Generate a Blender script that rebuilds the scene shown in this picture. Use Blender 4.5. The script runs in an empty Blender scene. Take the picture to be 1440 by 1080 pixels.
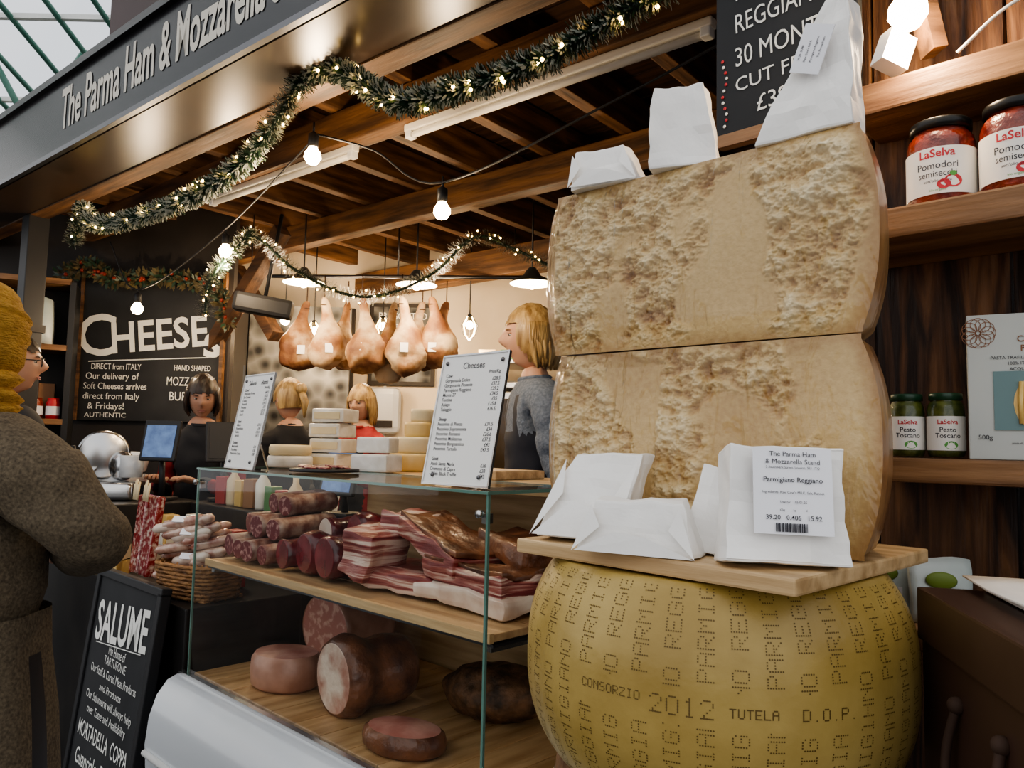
import bpy, bmesh, math, random
from mathutils import Vector, Matrix, noise
random.seed(7)
S=bpy.context.scene
R=math.radians; pi=math.pi
def TR(loc=(0,0,0),rot=(0,0,0)):
    return Matrix.Translation(loc)@Matrix.Rotation(R(rot[2]),4,'Z')@Matrix.Rotation(R(rot[1]),4,'Y')@Matrix.Rotation(R(rot[0]),4,'X')
# ------------------------------------------------------------ materials
def M(name,col,col2=None,rough=.6,metal=0,vs=8,st=(1,1,1),ramp=(.35,.65),bump=0,bs=40,bst=None,bd=.01,emit=None,es=0,coat=0,trans=0,sss=0,detail=5,col3=None,spec=.5,kind='noise',coatr=.1,dist=0):
    m=bpy.data.materials.new(name); m.use_nodes=True; nt=m.node_tree; N=nt.nodes; L=nt.links
    b=N['Principled BSDF']; I=b.inputs
    I['Base Color'].default_value=(*col,1); I['Roughness'].default_value=rough; I['Metallic'].default_value=metal
    I['Specular IOR Level'].default_value=spec
    if coat: I['Coat Weight'].default_value=coat; I['Coat Roughness'].default_value=coatr
    if trans: I['Transmission Weight'].default_value=trans
    if sss: I['Subsurface Weight'].default_value=sss; I['Subsurface Scale'].default_value=.01
    if emit: I['Emission Color'].default_value=(*emit,1); I['Emission Strength'].default_value=es
    if col2 or bump:
        tc=N.new('ShaderNodeTexCoord'); oi=N.new('ShaderNodeObjectInfo')
        ad=N.new('ShaderNodeVectorMath'); ad.operation='ADD'
        ml=N.new('ShaderNodeMath'); ml.operation='MULTIPLY'; ml.inputs[1].default_value=7.3
        L.new(oi.outputs['Random'],ml.inputs[0]); L.new(tc.outputs['Object'],ad.inputs[0]); L.new(ml.outputs[0],ad.inputs[1])
    if col2:
        mp=N.new('ShaderNodeMapping'); mp.inputs['Scale'].default_value=st; L.new(ad.outputs[0],mp.inputs[0])
        if kind=='noise':
            n=N.new('ShaderNodeTexNoise'); n.inputs['Scale'].default_value=vs; n.inputs['Detail'].default_value=detail; n.inputs['Distortion'].default_value=dist; o=n.outputs['Fac']
        else:
            n=N.new('ShaderNodeTexVoronoi'); n.inputs['Scale'].default_value=vs; o=n.outputs['Distance']
        L.new(mp.outputs[0],n.inputs['Vector'])
        cr=N.new('ShaderNodeValToRGB'); e=cr.color_ramp.elements
        e[0].position=ramp[0]; e[0].color=(*col,1); e[1].position=ramp[1]; e[1].color=(*col2,1)
        if col3: k=e.new((ramp[0]+ramp[1])/2); k.color=(*col3,1)
        L.new(o,cr.inputs[0]); L.new(cr.outputs[0],I['Base Color'])
    if bump:
        mp2=N.new('ShaderNodeMapping'); mp2.inputs['Scale'].default_value=bst or st; L.new(ad.outputs[0],mp2.inputs[0])
        n2=N.new('ShaderNodeTexNoise'); n2.inputs['Scale'].default_value=bs; n2.inputs['Detail'].default_value=6
        L.new(mp2.outputs[0],n2.inputs['Vector'])
        bp=N.new('ShaderNodeBump'); bp.inputs['Strength'].default_value=bump; bp.inputs['Distance'].default_value=bd
        L.new(n2.outputs['Fac'],bp.inputs['Height']); L.new(bp.outputs[0],I['Normal'])
        if coat: L.new(bp.outputs[0],I['Coat Normal'])
    return m
def glass(name,tint,base=.035,rough=.02,wr=0):
    # thin pane: Schlick reflectance over a clear transparent body
    m=bpy.data.materials.new(name); m.use_nodes=True; nt=m.node_tree; N=nt.nodes; L=nt.links; N.clear()
    o=N.new('ShaderNodeOutputMaterial'); t=N.new('ShaderNodeBsdfTransparent'); t.inputs[0].default_value=(*tint,1)
    g=N.new('ShaderNodeBsdfGlossy'); g.inputs['Roughness'].default_value=rough
    lw=N.new('ShaderNodeLayerWeight'); lw.inputs[0].default_value=.5
    pw=N.new('ShaderNodeMath'); pw.operation='POWER'; pw.inputs[1].default_value=4.5
    ma=N.new('ShaderNodeMath'); ma.operation='MULTIPLY_ADD'; ma.inputs[1].default_value=.8; ma.inputs[2].default_value=base
    x=N.new('ShaderNodeMixShader')
    L.new(lw.outputs['Facing'],pw.inputs[0]); L.new(pw.outputs[0],ma.inputs[0]); L.new(ma.outputs[0],x.inputs[0])
    L.new(t.outputs[0],x.inputs[1]); L.new(g.outputs[0],x.inputs[2]); L.new(x.outputs[0],o.inputs[0])
    if wr:
        tc=N.new('ShaderNodeTexCoord'); mp=N.new('ShaderNodeMapping'); mp.inputs['Scale'].default_value=(16,16,4); L.new(tc.outputs['Object'],mp.inputs[0])
        n=N.new('ShaderNodeTexNoise'); n.inputs['Scale'].default_value=2.5; n.inputs['Detail'].default_value=3; n.inputs['Distortion'].default_value=1; L.new(mp.outputs[0],n.inputs['Vector'])
        b=N.new('ShaderNodeBump'); b.inputs['Strength'].default_value=wr; b.inputs['Distance'].default_value=.02; L.new(n.outputs['Fac'],b.inputs['Height'])
        L.new(b.outputs[0],g.inputs['Normal']); L.new(b.outputs[0],lw.inputs['Normal'])
    return m
beamw=M('beam_wood',(.055,.025,.010),(.20,.095,.036),vs=3,st=(1,9,9),bump=.3,bs=6,rough=.6)
joistw=M('joist_wood',(.055,.025,.010),(.21,.10,.04),vs=3,st=(9,1,9),bump=.3,bs=6,rough=.6)
deckw=M('roof_board_wood',(.03,.013,.006),(.10,.046,.019),vs=3,st=(1,9,9),bump=.3,bs=6,rough=.7)
rustic=M('rustic_wood',(.022,.009,.005),(.27,.13,.055),vs=3.4,st=(9,9,.9),bump=1,bs=7,rough=.6,ramp=(.38,.66),col3=(.12,.052,.022),dist=1.0)
shelfw=M('oak_shelf_wood',(.13,.06,.025),(.34,.185,.085),vs=3,st=(1,10,10),bump=.3,bs=6,rough=.5)
shelfwy=M('beech_slats',(.36,.21,.10),(.54,.36,.19),vs=3,st=(1,10,10),bump=.2,bs=6,rough=.5)
deckpl=M('case_deck_wood',(.40,.22,.09),(.66,.42,.21),vs=3,st=(9,1,9),bump=.2,bs=6,rough=.4)
palew=M('pale_board_wood',(.42,.27,.13),(.66,.47,.26),vs=3,st=(1,12,12),bump=.2,bs=6,rough=.5)
black=M('black_gloss',(.012,.012,.014),rough=.25,coat=.15)
soff=M('soffit_gloss',(.03,.018,.010),(.06,.034,.018),vs=2,rough=.3)
blackm=M('black_matt',(.015,.015,.017),rough=.5)
darkp=M('dark_panel',(.02,.016,.014),(.035,.028,.024),vs=3,rough=.6)
maroon=M('maroon_panel',(.035,.014,.014),(.05,.02,.02),vs=2,rough=.5)
chalkbd=M('chalkboard',(.012,.013,.015),(.03,.031,.034),vs=5,rough=.7,ramp=(.3,.8))
chalk=M('chalk',(.8,.8,.76),rough=.9)
signw=M('sign_letter',(.66,.62,.54),rough=.6)
white=M('white_paint',(.8,.8,.78),rough=.35)
enamel=M('white_enamel',(.62,.65,.68),rough=.2,coat=.5)
steel=M('steel',(.6,.6,.6),rough=.25,metal=1)
steeld=M('steel_dark',(.18,.18,.19),rough=.35,metal=1)
gl=glass('clear_glass',(.955,.975,.968))
glj=glass('jar_glass',(.98,.98,.97),base=.05)
filmm=glass('cling_film',(.97,.96,.93),base=.045,rough=.1,wr=.8)
gle=M('glass_edge',(.14,.26,.22),rough=.1,spec=.8)
paper=M('white_paper',(.82,.80,.765),(.90,.885,.86),vs=6,rough=.5,bump=.45,bs=9,bd=.012)
label=M('label_paper',(.86,.86,.9),rough=.5)
ink=M('ink',(.02,.02,.03),rough=.6)
cardm=M('card',(.88,.87,.84),rough=.35)
tube_m=M('tube_white',(.8,.76,.68),rough=.4)
bulb_m=M('warm_bulb',(1,.8,.5),emit=(1,.74,.42),es=26)
fairy=M('fairy_light',(1,.8,.4),emit=(1,.62,.2),es=22)
tinG=M('tinsel_green',(.015,.04,.022),(.04,.075,.045),vs=20,rough=.4)
tinW=M('tinsel_frost',(.33,.35,.30),(.55,.57,.50),vs=20,rough=.4)
cream=M('cream_wall',(.66,.56,.42),(.76,.67,.53),vs=2,rough=.8)
concrete=M('concrete_floor',(.05,.05,.052),(.10,.10,.10),vs=4,rough=.8)
# ------------------------------------------------------------ builder
_tc={}
def textgeo(s,bold=.0):
    k=(s,bold)
    if k in _tc: return _tc[k]
    c=bpy.data.curves.new('t','FONT'); c.body=s; c.size=1; c.offset=bold; c.resolution_u=3
    o=bpy.data.objects.new('t',c); S.collection.objects.link(o)
    dg=bpy.context.evaluated_depsgraph_get(); dg.update()
    me=o.evaluated_get(dg).to_mesh()
    vs=[v.co.copy() for v in me.vertices]; fs=[list(p.vertices) for p in me.polygons]
    bpy.data.objects.remove(o); bpy.data.curves.remove(c)
    _tc[k]=(vs,fs); return _tc[k]
def catmull(P,n=8):
    P=[Vector(p) for p in P]; Q=[P[0]*2-P[1]]+P+[P[-1]*2-P[-2]]; out=[]
    for i in range(1,len(Q)-2):
        for j in range(n):
            t=j/n; a,b,c,d=Q[i-1:i+3]
            out.append(.5*((2*b)+(c-a)*t+(2*a-5*b+4*c-d)*t*t+(3*b-a-3*c+d)*t**3))
    out.append(P[-1]); return out
class B:
    def __init__(s): s.v=[];s.f=[];s.m=[];s.sm=[];s.mats=[];s.X=Matrix.Identity(4)
    def mi(s,m):
        if m not in s.mats: s.mats.append(m)
        return s.mats.index(m)
    def add(s,vs,fs,mat,sm=False,X=None):
        o=len(s.v); Y=s.X@X if X is not None else s.X
        s.v+=[tuple(Y@Vector(v)) for v in vs]; i=s.mi(mat)
        for f in fs: s.f.append([o+k for k in f]); s.m.append(i); s.sm.append(sm)
        return s
    def box(s,c,sz,mat,r=(0,0,0),bv=0,fn=None,cuts=0,sm=False):
        bm=bmesh.new(); bmesh.ops.create_cube(bm,size=1)
        for v in bm.verts: v.co=Vector((v.co.x*sz[0],v.co.y*sz[1],v.co.z*sz[2]))
        if bv: bmesh.ops.bevel(bm,geom=bm.edges[:],offset=bv,segments=2,affect='EDGES',profile=.6)
        if cuts: bmesh.ops.subdivide_edges(bm,edges=bm.edges[:],cuts=cuts,use_grid_fill=True)
        bm.verts.index_update()
        vs=[v.co.copy() for v in bm.verts]; fs=[[v.index for v in f.verts] for f in bm.faces]; bm.free()
        if fn: vs=[Vector(fn(v)) for v in vs]
        return s.add(vs,fs,mat,sm,TR(c,r))
    def lathe(s,prof,mat,c=(0,0,0),r=(0,0,0),seg=24,arc=2*pi,sc=(1,1,1),sm=True,fn=None,a0=0):
        full=abs(arc-2*pi)<1e-6; n=seg if full else seg+1; vs=[];fs=[]
        for (rr,z) in prof:
            for i in range(n):
                a=a0+arc*i/seg; p=Vector((rr*math.cos(a)*sc[0],rr*math.sin(a)*sc[1],z*sc[2])); vs.append(fn(p) if fn else p)
        for j in range(len(prof)-1):
            for i in range(seg):
                k=(i+1)%n; fs.append([j*n+i,j*n+k,(j+1)*n+k,(j+1)*n+i])
        return s.add(vs,fs,mat,sm,TR(c,r))
    def tube(s,pts,r,mat,seg=8,sm=True,flat=1,cap=True):
        pts=[Vector(p) for p in pts]; n=len(pts); rs=r if isinstance(r,(list,tuple)) else [r]*n
        vs=[];fs=[]; up=Vector((0,0,1)); prev=None
        for i,p in enumerate(pts):
            d=(pts[min(i+1,n-1)]-pts[max(i-1,0)]).normalized()
            if prev is None:
                a=d.cross(up); 
                if a.length<.1: a=d.cross(Vector((0,1,0)))
            else: a=prev-d*prev.dot(d)
            a.normalize(); prev=a; b=d.cross(a)
            for k in range(seg):
                t=2*pi*k/seg; vs.append(p+a*math.cos(t)*rs[i]+b*math.sin(t)*rs[i]*flat)
        for i in range(n-1):
            for k in range(seg):
                q=(k+1)%seg; fs.append([i*seg+k,i*seg+q,(i+1)*seg+q,(i+1)*seg+k])
        if cap: fs.append(list(range(seg))[::-1]); fs.append([(n-1)*seg+k for k in range(seg)])
        return s.add(vs,fs,mat,sm)
    def ball(s,c,r,mat,seg=16,rot=(0,0,0),fn=None,rings=None):
        r=(r,r,r) if not isinstance(r,(tuple,list)) else r; rings=rings or seg//2+2
        prof=[(math.sin(pi*i/rings),-math.cos(pi*i/rings)) for i in range(rings+1)]
        return s.lathe(prof,mat,c,rot,seg,sc=r,fn=fn)
    def text(s,st,size,mat,X=None,xs=1,al='C',bold=0,fn=None,width=None):
        vs,fs=textgeo(st,bold)
        if not vs: return s
        x0=min(v.x for v in vs);x1=max(v.x for v in vs); w=x1-x0
        if width: xs=width/(w*size)
        off={'C':(x0+x1)/2,'L':x0,'R':x1}[al]
        vv=[Vector(((v.x-off)*size*xs,v.y*size,0)) for v in vs]
        if fn: vv=[Vector(fn(v)) for v in vv]
        return s.add(vv,fs,mat,False,X)
    def build(s,name,loc=(0,0,0),rot=(0,0,0),parent=None):
        me=bpy.data.meshes.new(name); me.from_pydata(s.v,[],s.f); 
        for m in s.mats: me.materials.append(m)
        me.polygons.foreach_set('material_index',s.m); me.polygons.foreach_set('use_smooth',s.sm); me.update()
        o=bpy.data.objects.new(name,me); S.collection.objects.link(o); o.matrix_basis=TR(loc,rot)
        if parent: o.parent=parent
        return o
def FT(x,y,z,rot=(0,0,0)):
    return TR((x,y,z),rot)@Matrix.Rotation(pi/2,4,'X')
SL=(-.04,1.9,0); SR=(0,0,-39.3)      # stall frame
CL=(-.993,2.465,0); CR=(0,0,-44)     # counter / case frame
WL=(.62,1.30,0)                      # right shelf wall frame
def inS(x,y,z): return TR(SL,SR)@Vector((x,y,z))
def inC(x,y,z): return TR(CL,CR)@Vector((x,y,z))
# ------------------------------------------------------------ shell
b=B(); b.box((0,6,-.02),(40,40,.04),concrete); b.build('floor')
b=B(); b.box((-.6,2.2,.075),(4.9,3.2,.15),darkp); b.build('floor_stall_platform',SL,SR)
b=B()
for i in range(24): b.box((-1.1,.1+i*.2,2.98),(6.6,.192,.03),deckw)
b.build('ceiling',SL,SR)
b=B()
for i in range(15): b.box((-4.2+i*.42,2.35,2.87),(.06,4.6,.17),joistw,bv=.004)
b.build('ceiling_joists',SL,SR)
b=B()
for y,z,w,h in ((.04,2.69,.09,.2),(.47,2.71,.09,.14),(1.35,2.71,.09,.14),(2.3,2.62,.12,.18),(3.3,2.68,.12,.18)): b.box((-1.1,y,z),(6.6,w,h),beamw,bv=.006)
b.build('trim_beams',SL,SR)
b=B()
for p,q in [((-3.15,1.0,2.0),(-2.45,1.0,2.62)),((-3.0,1.35,2.1),(-3.5,1.35,2.6))]:
    P=Vector(p);Q=Vector(q); d=(Q-P); b.box((P+Q)/2,(d.length,.08,.08),deckw,r=(0,-math.degrees(math.atan2(d.z,d.x)),0),bv=.005)
b.build('trim_braces',SL,SR)
b=B(); b.box((-3.27,.04,1.3),(.10,.10,2.6),blackm,bv=.005); b.box((-3.27,.04,2.0),(.12,.12,.04),darkp); b.build('stall_post',SL,SR)
# fascia sign
b=B(); b.box((-1.3,-.24,2.76),(6.4,.04,.31),black,bv=.004)
b.box((-1.3,-.12,2.605),(6.4,.24,.015),soff)
b.box((-1.3,-.265,2.925),(6.4,.03,.03),black); b.box((-1.3,-.265,2.60),(6.4,.02,.02),steeld)
b.text('The Parma Ham & Mozzarella Stand',.24,signw,FT(-2.16,-.2625,2.698),xs=.505,al='L',bold=.022)
b.build('fascia_sign',SL,SR)
b=B(); b.box((.6,-.1,3.8),(5.0,.2,1.7),maroon); b.box((.6,-.21,3.3),(5.0,.03,.05),blackm); b.build('upper_wall_panel',SL,SR)
# interior walls
b=B(); b.box((-2.8,4.68,1.5),(2.16,.06,3.0),darkp); b.build('wall_left')
b=B(); b.box((-.7,5.78,1.5),(6.4,.06,3.0),cream)
for i in range(12): b.box((-3.6+i*.53,5.745,1.0),(.015,.012,2.0),white)
b.build('wall_back')
b=B(); b.box((1.9,2.0,1.5),(.06,3.0,3.0),darkp); b.build('wall_right',SL,SR)
tan=M('tan_wall',(.55,.42,.27),(.6,.48,.33),vs=1,rough=.8)
b=B(); b.box((-8.5,8.5,2.2),(9,.1,4.4),tan)
for i in range(5): b.box((-12+i*1.7,8.42,2.6),(.1,.06,3.4),white)
b.build('wall_market_far')
# market glass roof
grn=M('green_iron',(.05,.16,.12),(.09,.22,.17),vs=4,rough=.5)
b=B()
for i in range(20): b.tube([(-13+i*.55,3,7.4),(-13+i*.55,16,4.6)],.035,grn,seg=6)
for i in range(8): b.box((-6,4+i*1.5,7.2-i*.32),(14,.06,.06),white)
for i in range(3):
    y=6+i*3.2
    b.tube([(-12,y,5.2),(0,y,5.2)],.08,grn,seg=6)
    for k in range(10): b.tube([(-12+k*1.2,y,5.2),(-11.4+k*1.2,y,6.2)],.04,grn,seg=6); b.tube([(-11.4+k*1.2,y,6.2),(-10.8+k*1.2,y,5.2)],.04,grn,seg=6)
b.build('market_glass_roof_frame')
# ------------------------------------------------------------ shelf wall at right
b=B()
for i,(x,w) in enumerate([(-.10,.10),(0,.2),(.2,.27),(.47,.24),(.71,.3),(1.01,.3)]): b.box((x+w/2,.02,1.5),(w-.004,.04,3.0),rustic,bv=.003)
b.build('wall_shelf_side',WL,CR)
for i,(zt,d,t,ln) in enumerate([(2.03,.14,.05,1.2),(1.806,.20,.045,1.2),(1.443,.2,.034,1.2),(1.213,.22,.03,.22)]):
    b=B(); b.box((.01+ln/2,-d/2,zt-t/2),(ln,d,t),shelfw,bv=.004); b.build('oak_shelf',WL,CR)
def curvetext(b,st,size,mat,r,z,a0,xs=1,bold=0):
    b.text(st,size,mat,None,xs=xs,bold=bold,fn=lambda v:(r*math.sin(v.x/r+a0),-r*math.cos(v.x/r+a0),z+v.y))
redt=M('label_red',(.55,.03,.04),rough=.5); grnt=M('label_green',(.1,.35,.06),rough=.5)
jl=M('jar_label',(.85,.83,.78),rough=.5)
def jar(name,x,y,z,r,h,cont,lid,lines,a0,tomato=False):
    b=B(); k=h
    prof=[(0,0),(r*.9,0),(r,.008),(r,k*.72),(r*.93,k*.8),(r*.8,k*.86),(r*.8,k*.9)]
    b.lathe([(p*.965,q+.002) for p,q in prof]+[(0,k*.88)],cont,seg=40)
    b.lathe(prof,glj,seg=40)
    b.lathe([(0,k*1.0),(r*.84,k*1.0),(r*.88,k*.985),(r*.88,k*.89),(r*.8,k*.885)],lid,seg=40)
    b.lathe([(r*1.004,k*.12),(r*1.004,k*.64)],jl,seg=36,arc=R(200),a0=R(-190)+a0)
    for st,sz,zz,mt,bo,xs in lines: curvetext(b,st,sz,mt,r*1.012,k*zz,a0,xs,bo)
    if tomato:
        for dx,dz,rr in [(.020,.2,.012),(.008,.17,.009)]:
            b.add([(r*1.015*math.sin((dx+rr*math.cos(t*pi/8))/r+a0),-r*1.015*math.cos((dx+rr*math.cos(t*pi/8))/r+a0),k*(dz+.05)+rr*.8*math.sin(t*pi/8)) for t in range(16)],[list(range(16))],redt)
        b.add([(r*1.02*math.sin((.020+.005*math.cos(t*pi/3))/r+a0),-r*1.02*math.cos((.020+.005*math.cos(t*pi/3))/r+a0),k*.33+.004*math.sin(t*pi/3)) for t in range(6)],[list(range(6))],grnt)
    else:
        b.add([(r*1.015*math.sin((.004+.009*math.cos(t*pi/6))/r+a0),-r*1.015*math.cos((.004+.009*math.cos(t*pi/6))/r+a0),k*.2+.006*math.sin(t*pi/6)) for t in range(12)],[list(range(12))],grnt)
    p=TR(WL,CR)@Vector((x,y,z)); return b.build(name,p,(0,0,-14))
tomc=M('sundried_tomato',(.12,.008,.003),(.32,.04,.01),vs=45,rough=.3,bump=.5,bs=60)
pesc=M('pesto',(.03,.05,.005),(.12,.14,.02),vs=90,rough=.5)
lidk=M('jar_lid',(.02,.02,.02),rough=.3,metal=.5)
tl=[('LaSelva',.0165,.53,redt,.02,1),('Pomodori',.0145,.40,ink,0,.95),('semisecchi',.0135,.31,ink,0,.9),('sott\'olio d\'oliva',.006,.25,ink,0,1),('bio organic',.005,.15,grnt,0,1)]
jar('tomato_jar',.138,-.125,1.8065,.047,.133,tomc,lidk,tl,R(-22),True)
jar('tomato_jar',.236,-.13,1.8065,.047,.133,tomc,lidk,tl,R(-22),True)
jar('tomato_jar',.338,-.12,1.8065,.047,.133,tomc,lidk,tl,R(-22),True)
pl=[('LaSelva',.0095,.52,redt,.02,1),('Pesto',.010,.40,ink,.01,1),('Toscano',.010,.31,ink,.01,1)]
lidg=M('jar_lid_green',(.015,.06,.03),rough=.3)
jar('pesto_jar',.076,-.10,1.4435,.0255,.096,pesc,lidg,pl,R(-10))
jar('pesto_jar',.130,-.10,1.4435,.0255,.096,pesc,lidg,pl,R(-10))
# pasta box
boxc=M('carton_grey',(.50,.53,.51),(.56,.59,.56),vs=4,rough=.5); pasta=M('pasta_ribbon',(.75,.5,.16),(.85,.62,.25),vs=60,st=(8,1,1),rough=.5); brn=M('brown_print',(.25,.1,.04),rough=.5)
teal=M('carton_teal',(.16,.26,.27),rough=.5)
b=B(); b.box((.07,.03,.102),(.14,.06,.204),boxc,bv=.0015)
b.box((.085,-.0008,.082),(.108,.002,.082),teal)
b.lathe([(0,0),(.036,0)],pasta,(.09,-.0022,.078),(90,0,0),seg=24,sc=(1,1.15,1))
for i in range(7): b.tube([(.063+i*.009,-.004,.05),(.062+i*.009,-.005,.08),(.064+i*.009,-.004,.108)],.0035,pasta,seg=6)
b.text('CASA',.012,brn,FT(.075,-.0012,.164),bold=.01); b.text('PRENCIPE',.012,brn,FT(.09,-.0012,.151),bold=.01)
for j,t in enumerate(['PASTA TRAFILATA DI SEMOLA','100% ITALIANO','ACQUA PURA']): b.text(t,.0062,ink,FT(.07,-.0012,.14-j*.008))
b.text('500g',.009,ink,FT(.02,-.0012,.028)); b.text('pasta di semola di grano duro',.004,ink,FT(.075,-.0012,.022))
for k in range(12):
    a=k*pi/6; b.lathe([(.009,0),(.0098,0)],brn,(.014+.012*math.cos(a),-.001,.178+.012*math.sin(a)),(90,0,0),seg=14)
p=TR(WL,CR)@Vector((.168,-.135,1.4435)); b.build('pasta_box',p,(0,0,-30))
# herb bags
bagm=M('foil_bag',(.5,.58,.56),(.65,.7,.68),vs=10,rough=.35,bump=.4,bs=20)
olv=M('olive_print',(.2,.28,.05),rough=.5)
for x,yy in ((.05,-.14),(.13,-.15)):
    b=B(); b.box((0,0,.045),(.075,.03,.09),bagm,cuts=6,fn=lambda v:(v.x*(1+.05*math.sin(v.z*60)),v.y*(1.1-max(0,v.z)*20)*(1 if v.z<.035 else .2),v.z+.002*math.sin(v.x*90)),sm=True)
    b.ball((.0,-.016,.06),(.02,.004,.012),olv); b.box((.0,-.014,.035),(.05,.006,.012),label)
    p=TR(WL,CR)@Vector((x,yy,1.214)); b.build('herb_bag',p,(0,0,-20))
def bulbgeo(b,c,s=1):
    b.lathe([(0,-.062*s),(.018*s,-.057*s),(.03*s,-.038*s),(.028*s,-.022*s),(.016*s,-.004*s),(.013*s,.004*s)],bulb_m,c,seg=20)
    b.lathe([(.014*s,.0),(.018*s,.004*s),(.018*s,.045*s),(.006*s,.055*s),(0,.055*s)],blackm,c,seg=14)
b=B(); c=(.590,1.12,2.150); bulbgeo(b,c,.95); b.tube([(.590,1.12,2.20),(.575,1.16,2.28),(.56,1.25,2.34)],.008,beamw); 
b.box((.625,1.15,2.17),(.022,.04,.2),beamw,r=(0,-12,0)); b.box((.580,1.145,2.068),(.045,.03,.055),paper,r=(0,20,10))
b.build('wall_lamp')
b=B(); b.tube(catmull([(.64,1.08,2.035),(.68,1.03,2.075),(.73,.99,2.09),(.78,.93,2.065)]),.0025,white); b.build('white_cable')
# ------------------------------------------------------------ cheese price chalkboard
b=B(); b.box((.115,.0,.28),(.25,.02,.6),chalkbd,bv=.003); b.box((.05,-.012,-.02),(.1,.02,.022),shelfw)
for st,z,sz,x,w in [('PARMIGIANO',.24,.045,.03,.2),('REGGIANO',.180,.05,.03,.165),('30 MONTHS',.118,.05,.03,.19),('CUT FRESH',.072,.036,.03,.18),('£39.20/kg',.026,.042,.07,.15)]:
    b.text(st,sz,chalk,FT(x,-.0115,z-.005,(0,-3,0)),al='L',width=w,bold=.0)
for i in range(12): b.ball((.008+.004*math.sin(i),-.012,.01+i*.011),(.003,.001,.003),redt if i%2 else chalk,seg=6)
b.build('price_chalkboard',(.372,1.345,2.014),(0,0,-44))
# ------------------------------------------------------------ parmesan
def cheesemat(name):
    m=bpy.data.materials.new(name); m.use_nodes=True; nt=m.node_tree; N=nt.nodes; L=nt.links; bs=N['Principled BSDF']; I=bs.inputs
    at=N.new('ShaderNodeAttribute'); at.attribute_name='crag'
    tc=N.new('ShaderNodeTexCoord'); n=N.new('ShaderNodeTexNoise'); n.inputs['Scale'].default_value=130; n.inputs['Detail'].default_value=8
    L.new(tc.outputs['Object'],n.inputs['Vector'])
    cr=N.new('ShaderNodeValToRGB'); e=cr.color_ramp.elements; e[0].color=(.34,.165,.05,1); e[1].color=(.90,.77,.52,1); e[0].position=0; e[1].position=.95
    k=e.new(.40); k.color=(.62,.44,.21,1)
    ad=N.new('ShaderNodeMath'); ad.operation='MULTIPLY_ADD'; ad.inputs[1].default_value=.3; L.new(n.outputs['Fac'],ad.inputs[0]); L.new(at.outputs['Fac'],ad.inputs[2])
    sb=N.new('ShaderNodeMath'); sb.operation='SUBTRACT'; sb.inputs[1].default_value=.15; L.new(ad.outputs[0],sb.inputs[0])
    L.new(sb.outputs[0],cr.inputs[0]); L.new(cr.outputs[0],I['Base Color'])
    I['Roughness'].default_value=.5; I['Subsurface Weight'].default_value=.04; I['Subsurface Scale'].default_value=.003; I['Subsurface Radius'].default_value=(1,.6,.3)
    bp=N.new('ShaderNodeBump'); bp.inputs['Strength'].default_value=.9; bp.inputs['Distance'].default_value=.005
    mu=N.new('ShaderNodeMath'); mu.operation='MULTIPLY'; L.new(n.outputs['Fac'],mu.inputs[0]); L.new(at.outputs['Fac'],mu.inputs[1])
    L.new(mu.outputs[0],bp.inputs['Height']); L.new(bp.outputs[0],I['Normal'])
    return m
cheese=cheesemat('parmesan_paste')
rind=M('parmesan_rind_wrapped',(.20,.075,.028),(.50,.30,.12),vs=5,rough=.4,bump=.5,bs=9,bst=(3,3,1),coat=.8,coatr=.15)
def rp(z,h=.24,r0=.205,dr=.037,ex=2.6):
    t=abs(2*z/h-1); return r0+dr*(1-t**ex)
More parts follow.
